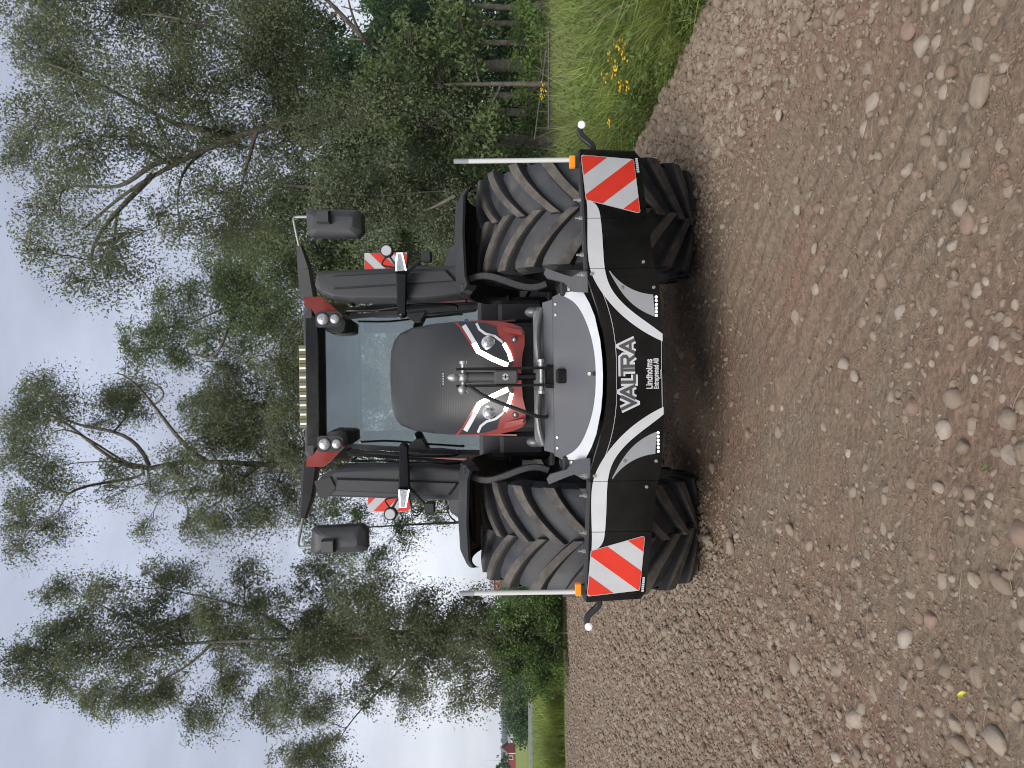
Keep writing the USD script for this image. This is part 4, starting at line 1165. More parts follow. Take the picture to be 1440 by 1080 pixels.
tp('window_sticker', disc(c + (0, -0.02, 0), 0.02, (0, 1, 0), 0.004, 18), 'blue_film', ws)

# ---------------------------------------------------------------- trees
def leaf_cloud(rg, starts, dirs, per, length, size, droop, jitter):
    """sprays of leaves: each start gets 'per' leaves strung along a drooping twig"""
    n = len(starts)
    t = (np.arange(per) + rg.random((n, per))) / per
    L = length * rg.uniform(0.5, 1.3, n)
    p = starts[:, None] + dirs[:, None] * (t * L[:, None])[..., None]
    p[..., 2] -= droop * (t ** 1.6) * L[:, None]
    p = p + rg.normal(0, jitter, p.shape)
    p = p.reshape(-1, 3)
    m = len(p)
    ax = rg.normal(size=(m, 3)); ax[:, 2] -= 0.7; ax /= np.linalg.norm(ax, axis=1, keepdims=True)
    nr = rg.normal(size=(m, 3)); nr[:, 2] += 0.6
    sd_ = np.cross(ax, nr); sd_ /= np.linalg.norm(sd_, axis=1, keepdims=True) + 1e-9
    s = size * rg.uniform(0.6, 1.3, m)[:, None]
    fold = np.cross(ax, sd_) * s * 0.14
    v = np.stack([p, p + ax * s * 0.45 + sd_ * s * 0.3 + fold, p + ax * s, p + ax * s * 0.45 - sd_ * s * 0.3 + fold], 1).reshape(-1, 3)
    k = np.arange(m) * 4
    f = np.vstack([np.stack([k, k + 1, k + 2], 1), np.stack([k, k + 2, k + 3], 1)])
    return v, f


def wander(rg, a, b, n, amp, sag=0.0):
    t = np.linspace(0, 1, n)[:, None]
    a, b = np.asarray(a, float), np.asarray(b, float)
    d = np.linalg.norm(b - a)
    p = a + (b - a) * t
    off = np.zeros((n, 3))
    for k in (1, 2, 3, 5):
        off += rg.normal(0, amp * d / k, 3) * np.sin(t * PI * k + rg.uniform(0, 2)) * np.minimum(1, 4 * t) / 2
    off *= np.sin(t * PI) ** 0.5
    p = p + off
    p[:, 2] += sag * d * np.sin(t[:, 0] * PI)
    return p


def tree(name, label, cat, Yd, trunk, clumps, leaf, bark, seed, r0, group=None, leaves=1.0, lsize=0.06, depth=0.9, spray=0.6, droop=1.0, limbs=(), twigs=18, deepjit=0.7):
    """trunk: [(x, y)] of the photograph from the foot up; clumps: (x, y, rx, ry[, dY])"""
    rg = np.random.default_rng(seed)
    foot = pixel(trunk[0][0], trunk[0][1], Yd)
    foot[2] = float(land_z(np.array(foot[0]), np.array(foot[1]))) - 0.1
    pts = [foot] + [pixel(x, y, Yd + rg.normal(0, 0.25)) for x, y in trunk[1:]]
    tk = spline(pts, 30)
    rad = r0 * (1 - 0.82 * np.linspace(0, 1, 30) ** 0.9)
    rad[:3] *= [1.5, 1.2, 1.06]
    wood = [tube(tk, rad, 10)]
    for lb in limbs:
        lp = spline([pixel(x, y, Yd + rg.normal(0, 0.4)) for x, y in lb[1:]], 16)
        wood.append(tube(lp, np.linspace(lb[0], lb[0] * 0.25, 16), 6))
    limb_pts = [np.column_stack([tk, rad])]
    for lb in limbs:
        lp = spline([pixel(x, y, Yd) for x, y in lb[1:]], 16)
        limb_pts.append(np.column_stack([lp, np.linspace(lb[0], lb[0] * 0.25, 16)]))
    LP = np.vstack(limb_pts)
    lv, lf = [], []
    nv = 0
    order = sorted(clumps, key=lambda c: -c[0])
    for c in order:
        x, y, rx, ry = c[:4]
        dY = c[4] if len(c) > 4 else rg.normal(0, depth)
        cen = pixel(x, y, Yd + dY)
        Rz, Rx = rx * (Yd + dY) / FPX, ry * (Yd + dY) / FPX
        Ry = (Rz + Rx) / 2
        # join to the nearest wood that is lower
        d = np.linalg.norm((LP[:, :3] - cen) * [1, 1, 0.75], axis=1) + np.where(LP[:, 2] > cen[2] - 0.25 * Rz, 3.0, 0) + np.where(LP[:, 3] < 0.012, 2.0, 0)
        k = int(np.argmin(d))
        br = min(LP[k, 3] * 0.75, 0.02 + 0.02 * d[k])
        limb = wander(rg, LP[k, :3], cen + rg.normal(0, 0.2, 3) * [Rx, Ry, Rz], 10, 0.07, 0.04)
        lr = np.linspace(br, 0.009, 10)
        wood.append(tube(limb, lr, 6, caps=False))
        LP = np.vstack([LP, np.column_stack([limb[3:], lr[3:]])])
        # twigs
        tips = []
        for q in range(twigs):
            g = rg.normal(size=3); g /= np.linalg.norm(g); g *= rg.uniform(0.45, 1.05)
            e = cen + g * [Rx, Ry, Rz]
            s0 = limb[rg.integers(4, 10)]
            tw = wander(rg, s0, e, 6, 0.1, 0.03)
            wood.append(tube(tw, np.linspace(0.011, 0.004, 6), 3, caps=False))
            tips.append(tw)
        tips = np.array(tips)
        area = PI * Rx * Rz
        nl = int(area * 1750 * leaves * (0.06 / lsize) ** 2)
        per = 12
        ns = max(nl // per, 8)
        # sprays start from the twigs and from loose lobes between them
        a = tips[rg.integers(0, twigs, ns), rg.integers(3, 6, ns)]
        st = a + rg.normal(0, 0.1, (ns, 3)) * [Rx, Ry, Rz]
        dr = (st - cen) / [Rx, Ry, Rz] + rg.normal(0, 0.7, (ns, 3)); dr /= np.linalg.norm(dr, axis=1, keepdims=True) + 1e-9
        v, f = leaf_cloud(rg, st, dr, per, spray, lsize, droop, 0.05)
        lv.append(v); lf.append(f + nv); nv += len(v)
    t = thing(name, label, cat, foot, group)
    obj('trunk', join(wood), bark, t, True, foot)
    obj('crown', (np.vstack(lv), np.vstack(lf)), leaf, t, False, foot)
    return t


# right: tall leaning tree that fills the upper right corner
tree('tall_tree', 'tall loose tree with long leaning pale limbs, nearest the right edge above the verge', 'tree', 15.0,
     [(728, 196), (640, 188), (540, 172), (430, 168), (350, 186), (300, 205), (220, 245), (160, 285), (120, 320)],
     [(50, 60, 60, 60), (150, 30, 70, 60), (110, 120, 60, 60), (40, 160, 45, 45), (30, 220, 40, 40), (100, 215, 50, 50), (190, 120, 60, 60), (260, 50, 70, 60), (180, 190, 50, 45), (70, 285, 50, 38), (45, 345, 35, 30), (120, 345, 45, 35), (150, 395, 45, 25), (100, 395, 30, 28), (255, 332, 42, 22), (215, 300, 25, 25),
      (270, 130, 60, 60), (320, 210, 50, 45), (370, 130, 60, 55), (380, 40, 60, 50), (290, 265, 40, 35), (400, 210, 50, 45), (240, 215, 40, 40), (330, 60, 50, 50), (345, 290, 45, 40), (60, 5, 60, 40), (230, -20, 70, 50), (360, -20, 70, 50), (430, 175, 40, 35, -1.2), (480, 165, 40, 35, -1.3), (530, 150, 40, 35, -1.2), (570, 200, 35, 35, -1.0), (610, 175, 30, 32, -1.2), (340, 330, 35, 30), (390, 80, 50, 45), (300, 330, 25, 25)],
     'leaf_olive', 'bark', 11, 0.13, lsize=0.052, leaves=1.35,
     limbs=[(0.07, (330, 190), (270, 180), (200, 150), (120, 110), (60, 90)), (0.06, (262, 225), (215, 232), (165, 262), (100, 262), (85, 300)), (0.05, (420, 140), (380, 80), (300, 40), (200, 20)), (0.035, (300, 205), (260, 240), (250, 290), (255, 330)), (0.06, (215, 245), (170, 292), (140, 330), (135, 390))])
# right background: dense dark green
tree('broadleaf_tree', 'dense dark broadleaf tree behind the leaning tree at the right', 'tree', 21.0,
     [(735, 95), (650, 95), (540, 75), (470, 10), (420, -30)],
     [(440, 80, 55, 55), (470, 150, 50, 50), (490, 210, 50, 50), (570, 140, 55, 55), (580, 50, 55, 55), (620, 100, 40, 50), (630, 190, 40, 50), (560, 220, 50, 50), (420, 10, 50, 40), (595, 0, 50, 40), (620, 20, 40, 40), (640, 60, 30, 40), (480, 110, 30, 40), (420, 150, 50, 50), (640, 140, 30, 40)],
     'leaf_dark', 'bark', 12, 0.2, lsize=0.1, leaves=1.9, spray=0.35, droop=0.2, limbs=[(0.1, (545, 75), (515, 60), (490, 0))])
tree('broadleaf_tree', 'second dark broadleaf tree, between the leaning tree and the right mirror', 'tree', 20.0,
     [(730, 280), (640, 275), (520, 270), (400, 260)],
     [(420, 260, 55, 50), (470, 300, 50, 50), (540, 300, 50, 50), (600, 290, 50, 50), (640, 240, 45, 45), (560, 240, 45, 40), (650, 320, 45, 50), (500, 240, 45, 45), (380, 310, 45, 45), (660, 180, 40, 45), (690, 250, 35, 50), (700, 330, 30, 50), (460, 360, 45, 45), (620, 370, 45, 45), (540, 370, 50, 45), (690, 400, 40, 50)],
     'leaf_green', 'bark', 13, 0.17, lsize=0.085, leaves=1.9, spray=0.35, droop=0.25)
# the silvery willow bush in front of them
tree('tall_bush', 'grey-green tall bush beside the right mirror', 'bush', 13.0,
     [(760, 270), (680, 268), (600, 270), (540, 275)],
     [(470, 255, 35, 35), (500, 290, 40, 40), (545, 250, 45, 45), (560, 310, 40, 40), (520, 335, 35, 30), (600, 270, 45, 45), (610, 330, 38, 35), (450, 300, 30, 30), (640, 300, 30, 40)],
     'leaf_silver', 'bark', 14, 0.03, lsize=0.055, leaves=1.6, spray=0.3, droop=0.15, depth=0.4, limbs=[(0.03, (640, 275), (590, 300), (540, 320))])
tree('slender_tree', 'loose slender tree reaching over the right of the cab roof', 'tree', 21.0,
     [(735, 400), (600, 398), (450, 400), (360, 415), (300, 440), (240, 465)],
     [(330, 360, 50, 40), (370, 340, 45, 40), (400, 390, 50, 50), (330, 410, 50, 45), (390, 440, 45, 40), (300, 390, 30, 30), (230, 455, 35, 28), (190, 490, 32, 32), (265, 420, 24, 22), (220, 415, 22, 20), (285, 480, 25, 25), (350, 470, 40, 35), (440, 350, 45, 40), (470, 410, 50, 50), (560, 420, 50, 50), (250, 500, 25, 22), (510, 370, 50, 45), (640, 420, 50, 50), (500, 470, 42, 40), (560, 480, 42, 40)],
     'leaf_green', 'bark', 15, 0.1, lsize=0.062, leaves=2.0, limbs=[(0.045, (330, 430), (300, 500), (260, 495), (200, 490)), (0.03, (320, 425), (290, 415), (250, 400))])
# the tall tree behind the cab
tree('tall_tree', 'tall open tree with bare forked branches rising behind the middle of the cab', 'tree', 21.0,
     [(735, 655), (560, 655), (430, 655), (310, 650), (240, 652), (190, 658), (150, 640), (100, 600), (40, 575)],
     [(170, 550, 32, 24), (150, 570, 28, 22), (190, 565, 28, 22), (60, 545, 32, 25), (35, 580, 30, 28), (80, 575, 20, 25), (15, 640, 30, 35), (50, 680, 38, 30), (30, 720, 35, 30), (20, 600, 28, 28), (75, 740, 22, 18), (22, 768, 22, 16), (130, 600, 14, 14), (165, 660, 25, 18), (150, 690, 18, 16),
      (250, 655, 35, 25), (280, 625, 35, 35), (280, 570, 45, 35), (320, 540, 45, 35), (340, 590, 50, 45), (300, 600, 45, 40), (370, 640, 45, 45), (390, 560, 40, 40), (400, 600, 40, 50), (330, 680, 45, 35), (300, 735, 35, 26), (270, 745, 22, 22), (350, 720, 40, 30), (390, 700, 35, 30), (410, 520, 35, 40), (330, 500, 30, 25), (260, 690, 25, 20), (215, 690, 20, 18), (200, 740, 14, 16), (450, 650, 45, 45), (500, 600, 45, 50), (560, 660, 45, 45), (370, 500, 35, 30), (470, 520, 42, 40), (510, 545, 42, 40), (450, 575, 40, 38), (550, 520, 42, 40), (560, 590, 42, 40), (420, 470, 38, 34)],
     'leaf_olive', 'bark', 16, 0.15, lsize=0.06, leaves=1.8, limbs=[(0.07, (290, 648), (255, 620), (220, 575), (190, 540), (165, 525)), (0.06, (210, 655), (150, 605), (105, 595), (60, 570), (40, 555)), (0.05, (200, 658), (140, 680), (95, 695), (70, 728), (45, 742), (28, 768), (8, 778)), (0.045, (230, 655), (160, 640), (110, 610), (60, 640)), (0.04, (310, 650), (285, 690), (250, 690), (215, 735)), (0.03, (215, 570), (225, 545), (160, 525)), (0.03, (205, 655), (120, 650), (60, 660))])
tree('slender_tree', 'small thin tree seen low behind the left lamp arm of the tractor', 'tree', 27.0,
     [(740, 740), (640, 735), (540, 740), (440, 745)],
     [(460, 700, 30, 28), (500, 735, 30, 28), (545, 705, 28, 26), (560, 750, 26, 24), (600, 720, 22, 26), (450, 770, 32, 28), (490, 785, 28, 25), (530, 800, 28, 22), (620, 690, 24, 24), (430, 720, 30, 25), (580, 690, 24, 22)],
     'leaf_green', 'bark', 17, 0.07, lsize=0.065, leaves=1.2, spray=0.45)
# left tree
tree('leafy_tree', 'full crowned tree standing alone left of the tractor', 'tree', 21.5,
     [(790, 905), (690, 892), (600, 888), (480, 897), (380, 900), (260, 905), (140, 915), (50, 930)],
     [(20, 935, 30, 32), (60, 905, 32, 30), (75, 950, 30, 32), (110, 875, 38, 32), (125, 985, 25, 30), (75, 830, 28, 22), (125, 825, 25, 22), (110, 920, 40, 35), (190, 855, 35, 30), (215, 815, 28, 22), (250, 808, 24, 16), (170, 915, 38, 38), (240, 885, 40, 40), (170, 985, 30, 30), (230, 960, 35, 35), (275, 1015, 26, 30), (300, 860, 35, 35), (340, 800, 24, 22), (320, 910, 40, 40), (320, 970, 28, 30), (365, 860, 40, 38), (390, 920, 45, 42), (365, 1000, 28, 30), (400, 985, 30, 30), (430, 860, 42, 42), (460, 920, 45, 45), (440, 1000, 28, 28), (410, 1065, 35, 22), (490, 850, 40, 38), (450, 810, 35, 30), (520, 830, 35, 30), (530, 900, 45, 45), (520, 965, 35, 35), (580, 860, 38, 38), (590, 930, 42, 40), (570, 985, 28, 24), (640, 880, 38, 35), (640, 940, 36, 34), (640, 985, 24, 20), (690, 910, 34, 38), (670, 850, 26, 24), (690, 975, 22, 20), (720, 930, 30, 36), (450, 1060, 35, 25), (540, 892, 34, 32, -0.9), (600, 890, 34, 32, -0.9), (650, 892, 32, 32, -0.9), (690, 895, 28, 32, -0.9), (470, 895, 34, 32, -0.9)],
     'leaf_olive', 'bark', 18, 0.1, lsize=0.064, leaves=1.95, spray=0.48, limbs=[(0.05, (600, 895), (560, 945), (520, 985), (480, 1035)), (0.05, (300, 902), (240, 950), (180, 970)), (0.045, (420, 900), (360, 860), (290, 840), (220, 825)), (0.04, (260, 905), (200, 880), (140, 850), (110, 835)), (0.05, (500, 897), (470, 850), (450, 820))])


tree('young_tree', 'young broad-leaved tree low in front of the dark wood, under the leaning limbs', 'tree', 14.2,
     [(760, 120), (680, 118), (600, 120), (520, 125)],
     [(660, 60, 36, 36), (610, 110, 40, 40), (650, 150, 36, 36), (560, 170, 40, 40), (600, 200, 38, 36), (660, 205, 34, 34), (690, 190, 28, 34), (540, 100, 38, 40), (570, 40, 40, 40), (640, 10, 36, 36), (690, 235, 26, 30), (500, 130, 34, 36)],
     'leaf_green', 'bark', 19, 0.06, lsize=0.1, leaves=1.5, spray=0.3, droop=0.2, depth=0.5)


# bushes at the left tree's foot and under the wood at the right
def bush(name, label, Yd, blobs, leaf, seed, lsize=0.08, leaves=1.8, foot=(780, 890), cat='bush', group=None):
    return tree(name, label, cat, Yd, [foot, (foot[0] - 20, foot[1]), (foot[0] - 40, foot[1])], blobs, leaf, 'bark', seed, 0.04, group, leaves, lsize, 0.35, 0.26, 0.1, twigs=8)


bush('leafy_bush', 'bright green leafy bush at the foot of the left tree', 20.5, [(745, 865, 30, 28), (735, 900, 32, 30), (755, 940, 26, 30), (770, 880, 20, 30), (770, 915, 20, 30), (715, 860, 22, 22), (710, 905, 22, 26), (725, 945, 22, 26), (778, 950, 14, 24), (762, 845, 22, 20), (760, 815, 22, 22), (755, 970, 18, 20)], 'leaf_fresh', 21)
bush('leafy_bush', 'low green thicket under the wood at the far right', 15.0, [(735, 20, 26, 30), (745, 60, 24, 30), (740, 100, 24, 28), (745, 140, 22, 28), (740, 180, 22, 26), (730, 215, 22, 28), (755, 40, 18, 30), (755, 110, 16, 30)], 'herb_leaf', 22, foot=(790, 100))
bush('leafy_bush', 'shady green thicket right of the front wheel beyond the guide pole', 14.0, [(735, 230, 26, 28), (720, 270, 30, 30), (740, 300, 26, 30), (700, 310, 30, 30), (750, 260, 18, 28), (730, 340, 28, 28)], 'leaf_dark', 23, foot=(790, 270))

# the wood behind: bare lower trunks and closed crowns
wood_specs = [(-45, 27, 0.18), (8, 28, 0.15), (33, 30, 0.16), (62, 26, 0.14), (92, 31, 0.18), (128, 28, 0.17), (160, 30, 0.22), (205, 27, 0.13), (250, 31, 0.16), (310, 29, 0.15), (370, 30, 0.15)]
where = ['outermost right', 'thin, near the right edge', 'pale, near the right edge', 'slender, beside the pale one', 'sturdy, behind the thicket', 'middle of the row', 'thick grey one', 'slender, right of the guide pole', 'just behind the guide pole', 'behind the right front wheel', 'behind the right lamp arm']
for k, (y, Yd, r) in enumerate(wood_specs):
    g = np.random.default_rng(300 + k)
    tree('wood_tree', f'straight bare-stemmed tree of the wood behind, {where[k]}', 'tree', Yd, [(755, y), (690, y + g.normal(0, 3)), (600, y + g.normal(0, 6)), (480, y + g.normal(0, 10))],
         [(640 - g.uniform(0, 30), y + g.normal(0, 20), 32, 34), (600, y + g.normal(0, 25), 42, 40), (540, y + g.normal(0, 25), 45, 42)] + ([(480, y + g.normal(0, 20), 45, 40)] if k not in (0, 1, 2, 3) else []), 'leaf_dark', 'pale_bark', 400 + k, r * 0.8, 'trees of the wood behind', 1.7, 0.13, 1.2, 0.4, 0.2, twigs=8)


def mass(name, label, Yd, blobs, leaf, seed, lsize, dens):
    rg = np.random.default_rng(seed)
    lv, lf, nv = [], [], 0
    for (x, y, rx, ry) in blobs:
        c = pixel(x, y, Yd + rg.normal(0, Yd * 0.03)); k = Yd / FPX
        n = int(PI * rx * ry * k * k * dens / 6)
        g = rg.normal(size=(n, 3)); g /= np.linalg.norm(g, axis=1, keepdims=True)
        st = c + g * rg.uniform(0.5, 1.0, (n, 1)) * [ry * k, ry * k, rx * k]
        v, f = leaf_cloud(rg, st, g, 6, lsize * 4, lsize, 0.2, lsize)
        lv.append(v); lf.append(f + nv); nv += len(v)
    return tag(obj(name, (np.vstack(lv), np.vstack(lf)), leaf, smooth=False), label, kind='stuff')


g = np.random.default_rng(77)
mass('far_wood', 'deep dark wood closing the view behind the trees at the right', 36.0, [(x + g.normal(0, 8), y + g.normal(0, 8), 30, 32) for y in range(-60, 430, 38) for x in (560, 605, 650, 690, 722)], 'leaf_dark', 78, 0.2, 300)
# far hedge on the field
mass('hedge', 'dark dense hedge in the middle of the far field', 75.0, [(734, 968, 14, 12), (732, 985, 15, 13), (733, 1003, 14, 12), (735, 1018, 12, 11), (737, 1028, 9, 9), (738, 955, 10, 12), (738, 975, 11, 12), (740, 1000, 9, 12), (740, 1018, 8, 10), (728, 985, 9, 10), (727, 1005, 8, 9), (741, 960, 8, 10)], 'leaf_dark', 79, 0.3, 900)
mass('far_thicket', 'grey-green thicket far behind the left front tyre', 62.0, [(716, 818, 9, 12), (720, 838, 12, 14), (730, 826, 12, 14), (738, 845, 12, 14), (712, 848, 10, 12), (735, 812, 10, 12)], 'leaf_green', 82, 0.25, 500)
mass('low_scrub', 'rough scrub along the far edge of the yard', 24.0, [(787, y, 6 + 3 * g.random(), 14) for y in range(955, 1040, 14)] + [(772, 965, 14, 16), (775, 985, 12, 14)], 'herb_leaf', 80, 0.09, 380)
# wooded ridge on the horizon
def hill_z(x, y):
    return 6.5 + 13 * np.sin(np.clip((y - 1080) / 420, 0, 1) * PI / 2) * (0.85 + 0.25 * np.sin(x * 0.006) + 0.1 * np.sin(x * 0.021 + 1))


ms = []
g = np.random.default_rng(55)
fv, ff, nv = [], [], 0
for k in range(2600):
    X = g.uniform(-1700, 150); Yv = 1150 + 330 * g.random() ** 0.5
    zb = hill_z(X, Yv)
    h = g.uniform(8, 15); r = h * 0.3
    nseg = 5
    a = np.arange(nseg) * 2 * PI / nseg + g.random()
    base = np.stack([X + r * np.cos(a), Yv + r * np.sin(a), np.full(nseg, zb - 1.0)], 1)
    midr = np.stack([X + r * 0.8 * np.cos(a + 0.4), Yv + r * 0.8 * np.sin(a + 0.4), zb + h * g.uniform(0.4, 0.6, nseg)], 1)
    tip = np.array([[X + g.normal(0, 0.2), Yv, zb + h]])
    i = np.arange(nseg); j = (i + 1) % nseg
    fv.append(np.vstack([base, midr, tip]))
    ff.append(np.vstack([np.stack([i, j, nseg + j], 1), np.stack([i, nseg + j, nseg + i], 1), np.stack([nseg + i, nseg + j, np.full(nseg, 2 * nseg)], 1)]) + nv)
    nv += 2 * nseg + 1
tag(obj('ridge_wood', (np.vstack(fv), np.vstack(ff)), 'conifer_far', smooth=False), 'distant spruce wood along the horizon at the left', kind='stuff')
hills = grid_mesh(np.linspace(-2200, 1200, 80), np.linspace(1080, 1900, 12), hill_z)
tag(obj('hills', hills, 'conifer_far', smooth=True), 'low wooded hills on the horizon', kind='structure')
# lane across the field
c0, c1 = pixel(746, 1030, 66), pixel(743.5, 1110, 66)
lane = grid_mesh(np.linspace(-70, c0[0] + 6, 60), np.linspace(59, 72, 14), lambda x, y: land_z(x, y) + 0.05)
tag(obj('lane', lane, 'asphalt', smooth=False), 'narrow grey lane crossing the far field', kind='structure')


# far farm buildings
def barn(name, label, px, py, Yd, w, d, h, rh, wall, roofm, trim='barn_white'):
    p = pixel(px, py, Yd)
    t = thing(name, label, 'building', p)
    obj('wall', hull([(x, y, z) for x in (-w / 2, w / 2) for y in (0, d) for z in (0, h)] + [(-w / 2, d / 2, h + rh * 0.97), (w / 2, d / 2, h + rh * 0.97)]), wall, t, False)
    o = 0.35
    for sgn in (0, 1):
        ye, yr = (-o, d / 2) if sgn == 0 else (d + o, d / 2)
        ze = h - rh * o / (d / 2)
        obj('roof', hull([(x, y, z + q) for x in (-w / 2 - o, w / 2 + o) for y, z in ((ye, ze), (yr, h + rh)) for q in (0.02, 0.16)]), roofm, t, False)
    for k, xk in enumerate(np.linspace(-w / 2 + w * 0.18, w / 2 - w * 0.18, max(int(w / 3), 2))):
        fr = obj('window', cbox(xk - 0.55, xk + 0.55, -0.06, -0.003, h * 0.35, h * 0.35 + 1.2, 0.01), trim, t, False)
        obj('pane', cbox(xk - 0.42, xk + 0.42, -0.075, -0.062, h * 0.35 + 0.12, h * 0.35 + 1.08, 0.005), 'window_dark', fr, False)
    for xk in (-w / 2, w / 2):
        obj('corner_board', cbox(xk - 0.1, xk + 0.1, -0.05, 0.05, 0, h, 0.01), trim, t, False)
    return t


barn('red_barn', 'small red wooden barn on the far field at the left edge', 726, 1076, 210, 6.5, 6, 2.4, 1.6, 'barn_red', 'roof_tile')
barn('white_house', 'small white house far off beyond the hedge', 722, 1042, 430, 4, 5, 1.8, 1.2, 'barn_white', 'galvanised')
barn('red_barn', 'red house with white trim glimpsed between front tyre and left guide pole', 706, 812, 330, 12, 8, 3.6, 1.6, 'barn_red', 'galvanised')
bush('round_tree', 'small round dark tree beside the far red barn', 190.0, [(705, 1072, 9, 9), (710, 1064, 6, 6), (712, 1078, 8, 8)], 'leaf_dark', 24, 0.5, 2.2, (722, 1070), 'tree')

# ---------------------------------------------------------------- verge: tall grass, herbs, yellow flowers, the steel frame
def tuft(seed, nb, h, spread, width, bend):
    g = np.random.default_rng(seed)
    V, F = [], []
    for k in range(nb):
        a = g.uniform(0, 2 * PI); r = spread * math.sqrt(g.random())
        p0 = np.array([r * math.cos(a), r * math.sin(a), 0])
        a2 = a + g.normal(0, 0.8)
        dx = np.array([math.cos(a2), math.sin(a2), 0]); sx = np.array([-dx[1], dx[0], 0])
        H = h * g.uniform(0.5, 1.1); B = bend * g.uniform(0.2, 1.3) * H; W = width * g.uniform(0.7, 1.3)
        n = len(V)
        for t, w in ((0, 0.8), (0.35, 1.0), (0.7, 0.75)):
            c = p0 + dx * B * t ** 2 + np.array([0, 0, H * (t - 0.12 * t * t * bend * 2)])
            V += [c - sx * W * w / 2, c + sx * W * w / 2]
        V.append(p0 + dx * B + np.array([0, 0, H * (1 - 0.28 * bend)]))
        F += [(n, n + 1, n + 3), (n, n + 3, n + 2), (n + 2, n + 3, n + 5), (n + 2, n + 5, n + 4), (n + 4, n + 5, n + 6)]
    return np.array(V), np.array(F)


def herb(seed, h):
    g = np.random.default_rng(seed)
    V, F = [], []
    nv = 0
    for q in range(4):
        b = g.normal(0, 0.05, 3); b[2] = 0
        top = b + g.normal(0, 0.1, 3); top[2] = h * g.uniform(0.7, 1.1)
        v, f = tube(np.linspace(b, top, 4), 0.004, 3, False)
        V.append(v); F.append(f + nv); nv += len(v)
        st = b + (top - b) * g.uniform(0.1, 1, (16, 1))
        d = g.normal(size=(16, 3)); d[:, 2] *= 0.3; d /= np.linalg.norm(d, axis=1, keepdims=True)
        v, f = leaf_cloud(g, st, d, 3, 0.14, 0.075, 0.2, 0.015)
        V.append(v); F.append(f + nv); nv += len(v)
    return np.vstack(V), np.vstack(F)


g = np.random.default_rng(91)
N = 16000
vy = 0.5 + 15.6 * g.random(N) ** 1.1
vx = edge_x(vy) + 0.02 + (np.maximum(0.58 * vy + 1.6, 4.6) - edge_x(vy)) * g.random(N)
ok = vx > edge_x(vy)
vx, vy = vx[ok], vy[ok]
N = len(vx)
dist = vx - edge_x(vy)
sc = g.uniform(0.45, 1.15, N) * np.clip(0.35 + dist * 0.9 + 0.3 * (g.random(N) - 0.3), 0.3, 1.05) * np.clip(1.25 - vy * 0.035, 0.6, 1.1)
idx = np.where(g.random(N) < 0.28, g.integers(5, 8, N), g.integers(0, 5, N))
patchn = meshkit.noise(np.stack([vx * 0.7, vy * 0.7, vx * 0], -1), 4)
idx = np.where((patchn > 0.62) & (g.random(N) < 0.6), g.integers(5, 8, N), idx)
protos = [(tuft(500 + k, 40, 0.62 + 0.07 * k, 0.12, 0.009, 0.55 + 0.08 * k), 'grass_blade') for k in range(5)] + [(herb(520 + k, 0.6), 'herb_leaf') for k in range(3)] + [(tuft(540 + k, 9, 0.95, 0.14, 0.005, 0.3), 'straw') for k in range(2)]
idx = np.where(g.random(N) < 0.13, g.integers(8, 10, N), idx)
sc = np.where(idx >= 8, sc * 1.05, sc)
instancer('tall_grass', protos, np.stack([vx, vy, land_z(vx, vy) + 0.0], 1), sc, yaw_quat(N, g, 0.25), idx, label='tall uncut grass and weeds growing along the right of the yard')
# the meadow's own grass near the far edge of the yard at the left
N = 5000
fy = 22.6 + 16 * g.random(N) ** 1.6; fx = -g.uniform(0.12, 0.58, N) * fy
instancer('meadow_grass', [protos[0], protos[2], protos[4]], np.stack([fx, fy, land_z(fx, fy) - 0.05], 1), g.uniform(0.7, 1.3, N), yaw_quat(N, g, 0.2), g.integers(0, 3, N), label='uncut meadow grass beyond the far edge of the yard')


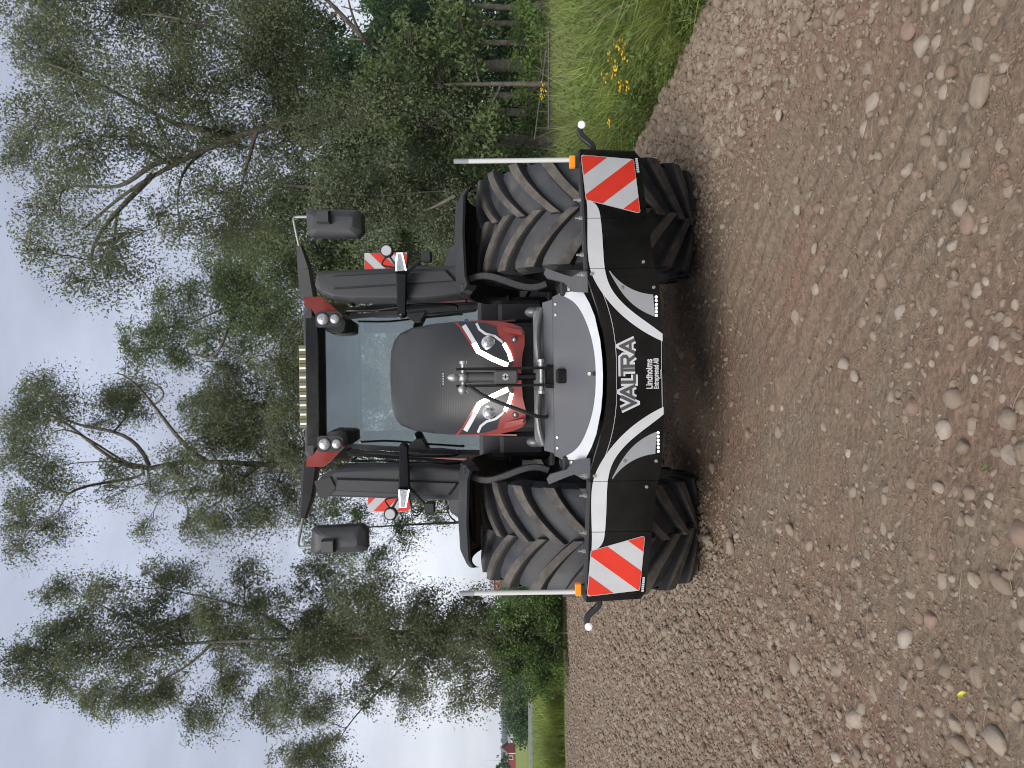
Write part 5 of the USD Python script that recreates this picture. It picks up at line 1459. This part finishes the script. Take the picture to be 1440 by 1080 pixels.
def tansy(px, py, Yd, h, n, label, seed):
    g = np.random.default_rng(seed)
    p = pixel(px, py, Yd)
    foot = np.array([p[0], p[1], float(land_z(np.array(p[0]), np.array(p[1])))])
    H = p[2] - foot[2]
    t = thing('yellow_wildflower', label, 'flower', foot, 'yellow flowers in the verge')
    stems, heads = [], []
    for k in range(n):
        b = g.normal(0, 0.05, 3); b[2] = 0
        e = np.array([g.normal(0, 0.16), g.normal(0, 0.12), H + g.normal(0, 0.09)])
        stems.append(tube(np.array([b, (b + e) / 2 + g.normal(0, 0.02, 3), e]), 0.005, 4, False))
        d = g.normal(size=(14, 3)); d[:, 2] *= 0.4
        stems.append(leaf_cloud(g, b + (e - b) * g.uniform(0.15, 0.9, (14, 1)), d / np.linalg.norm(d, axis=1, keepdims=True), 3, 0.12, 0.06, 0.2, 0.015))
        for q in range(6):
            c = e + np.append(g.normal(0, 0.03, 2), g.normal(0, 0.012))
            heads.append(c)
    obj('stems', join(stems), 'herb_leaf', t, False)
    for c in heads:
        obj('flower_head', ball(c, 0.014, 1, (1, 1, 0.55)), 'flower_yellow', t, True)


tansy(872, 60, 6.7, 0.7, 12, 'densest clump of yellow button flowers in the tall grass', 1)
tansy(876, 98, 6.9, 0.6, 5, 'small yellow flower sprig left of the densest clump', 2)
tansy(886, 62, 6.5, 0.6, 6, 'low yellow flowers just under the densest clump', 3)
tansy(890, 20, 6.6, 0.7, 3, 'few yellow flowers nearest the right edge of the picture', 4)
tansy(768, 130, 11.5, 0.8, 5, 'lone yellow plant by the steel frame', 5)
# old steel frame lying at the back of the verge
Yf = 12.0
fr = thing('steel_frame', 'long low grey steel frame standing in the grass before the wood', 'gate', pixel(772, 110, Yf))
b = pixel(772, 110, Yf)
r1 = [pixel(772, 40, Yf), pixel(772, 182, Yf)]
r2 = [pixel(769, 66, Yf + 0.5), pixel(752, 196, Yf + 0.5)]
obj('rail', tube(r1, 0.018, 8), 'old_steel', fr, 30, b)
obj('rail', tube(r2, 0.016, 8), 'old_steel', fr, 30, b)
for y in (80, 120, 157, 180):
    t_ = (y - 66) / 130
    obj('crossbar', tube([pixel(772, y, Yf), r2[0] + (r2[1] - r2[0]) * t_], 0.009, 6), 'old_steel', fr, 30, b)
for y in (44, 110, 178):
    q = pixel(772, y, Yf); q2 = q.copy(); q2[2] = -0.1
    obj('leg', tube([q + (0, 0, 0.03), q2], 0.02, 8), 'old_steel', fr, 30, b)

# thin damp air, so that the far wood fades a little to blue
MAT['damp_air'] = usdkit.material(stage, '/World/Looks/damp_air', {'v': ('principled_volume', {'color': (0.82, 0.88, 1.0), 'density': 0.00022, 'anisotropy': 0.2})}, volume='v.volume')
hz = trimesh.creation.box(bounds=[[-2700, -900, -4], [2700, 3100, 60]])
tag(obj('haze', hz, 'damp_air', smooth=False), 'thin damp summer air over the fields', kind='stuff')
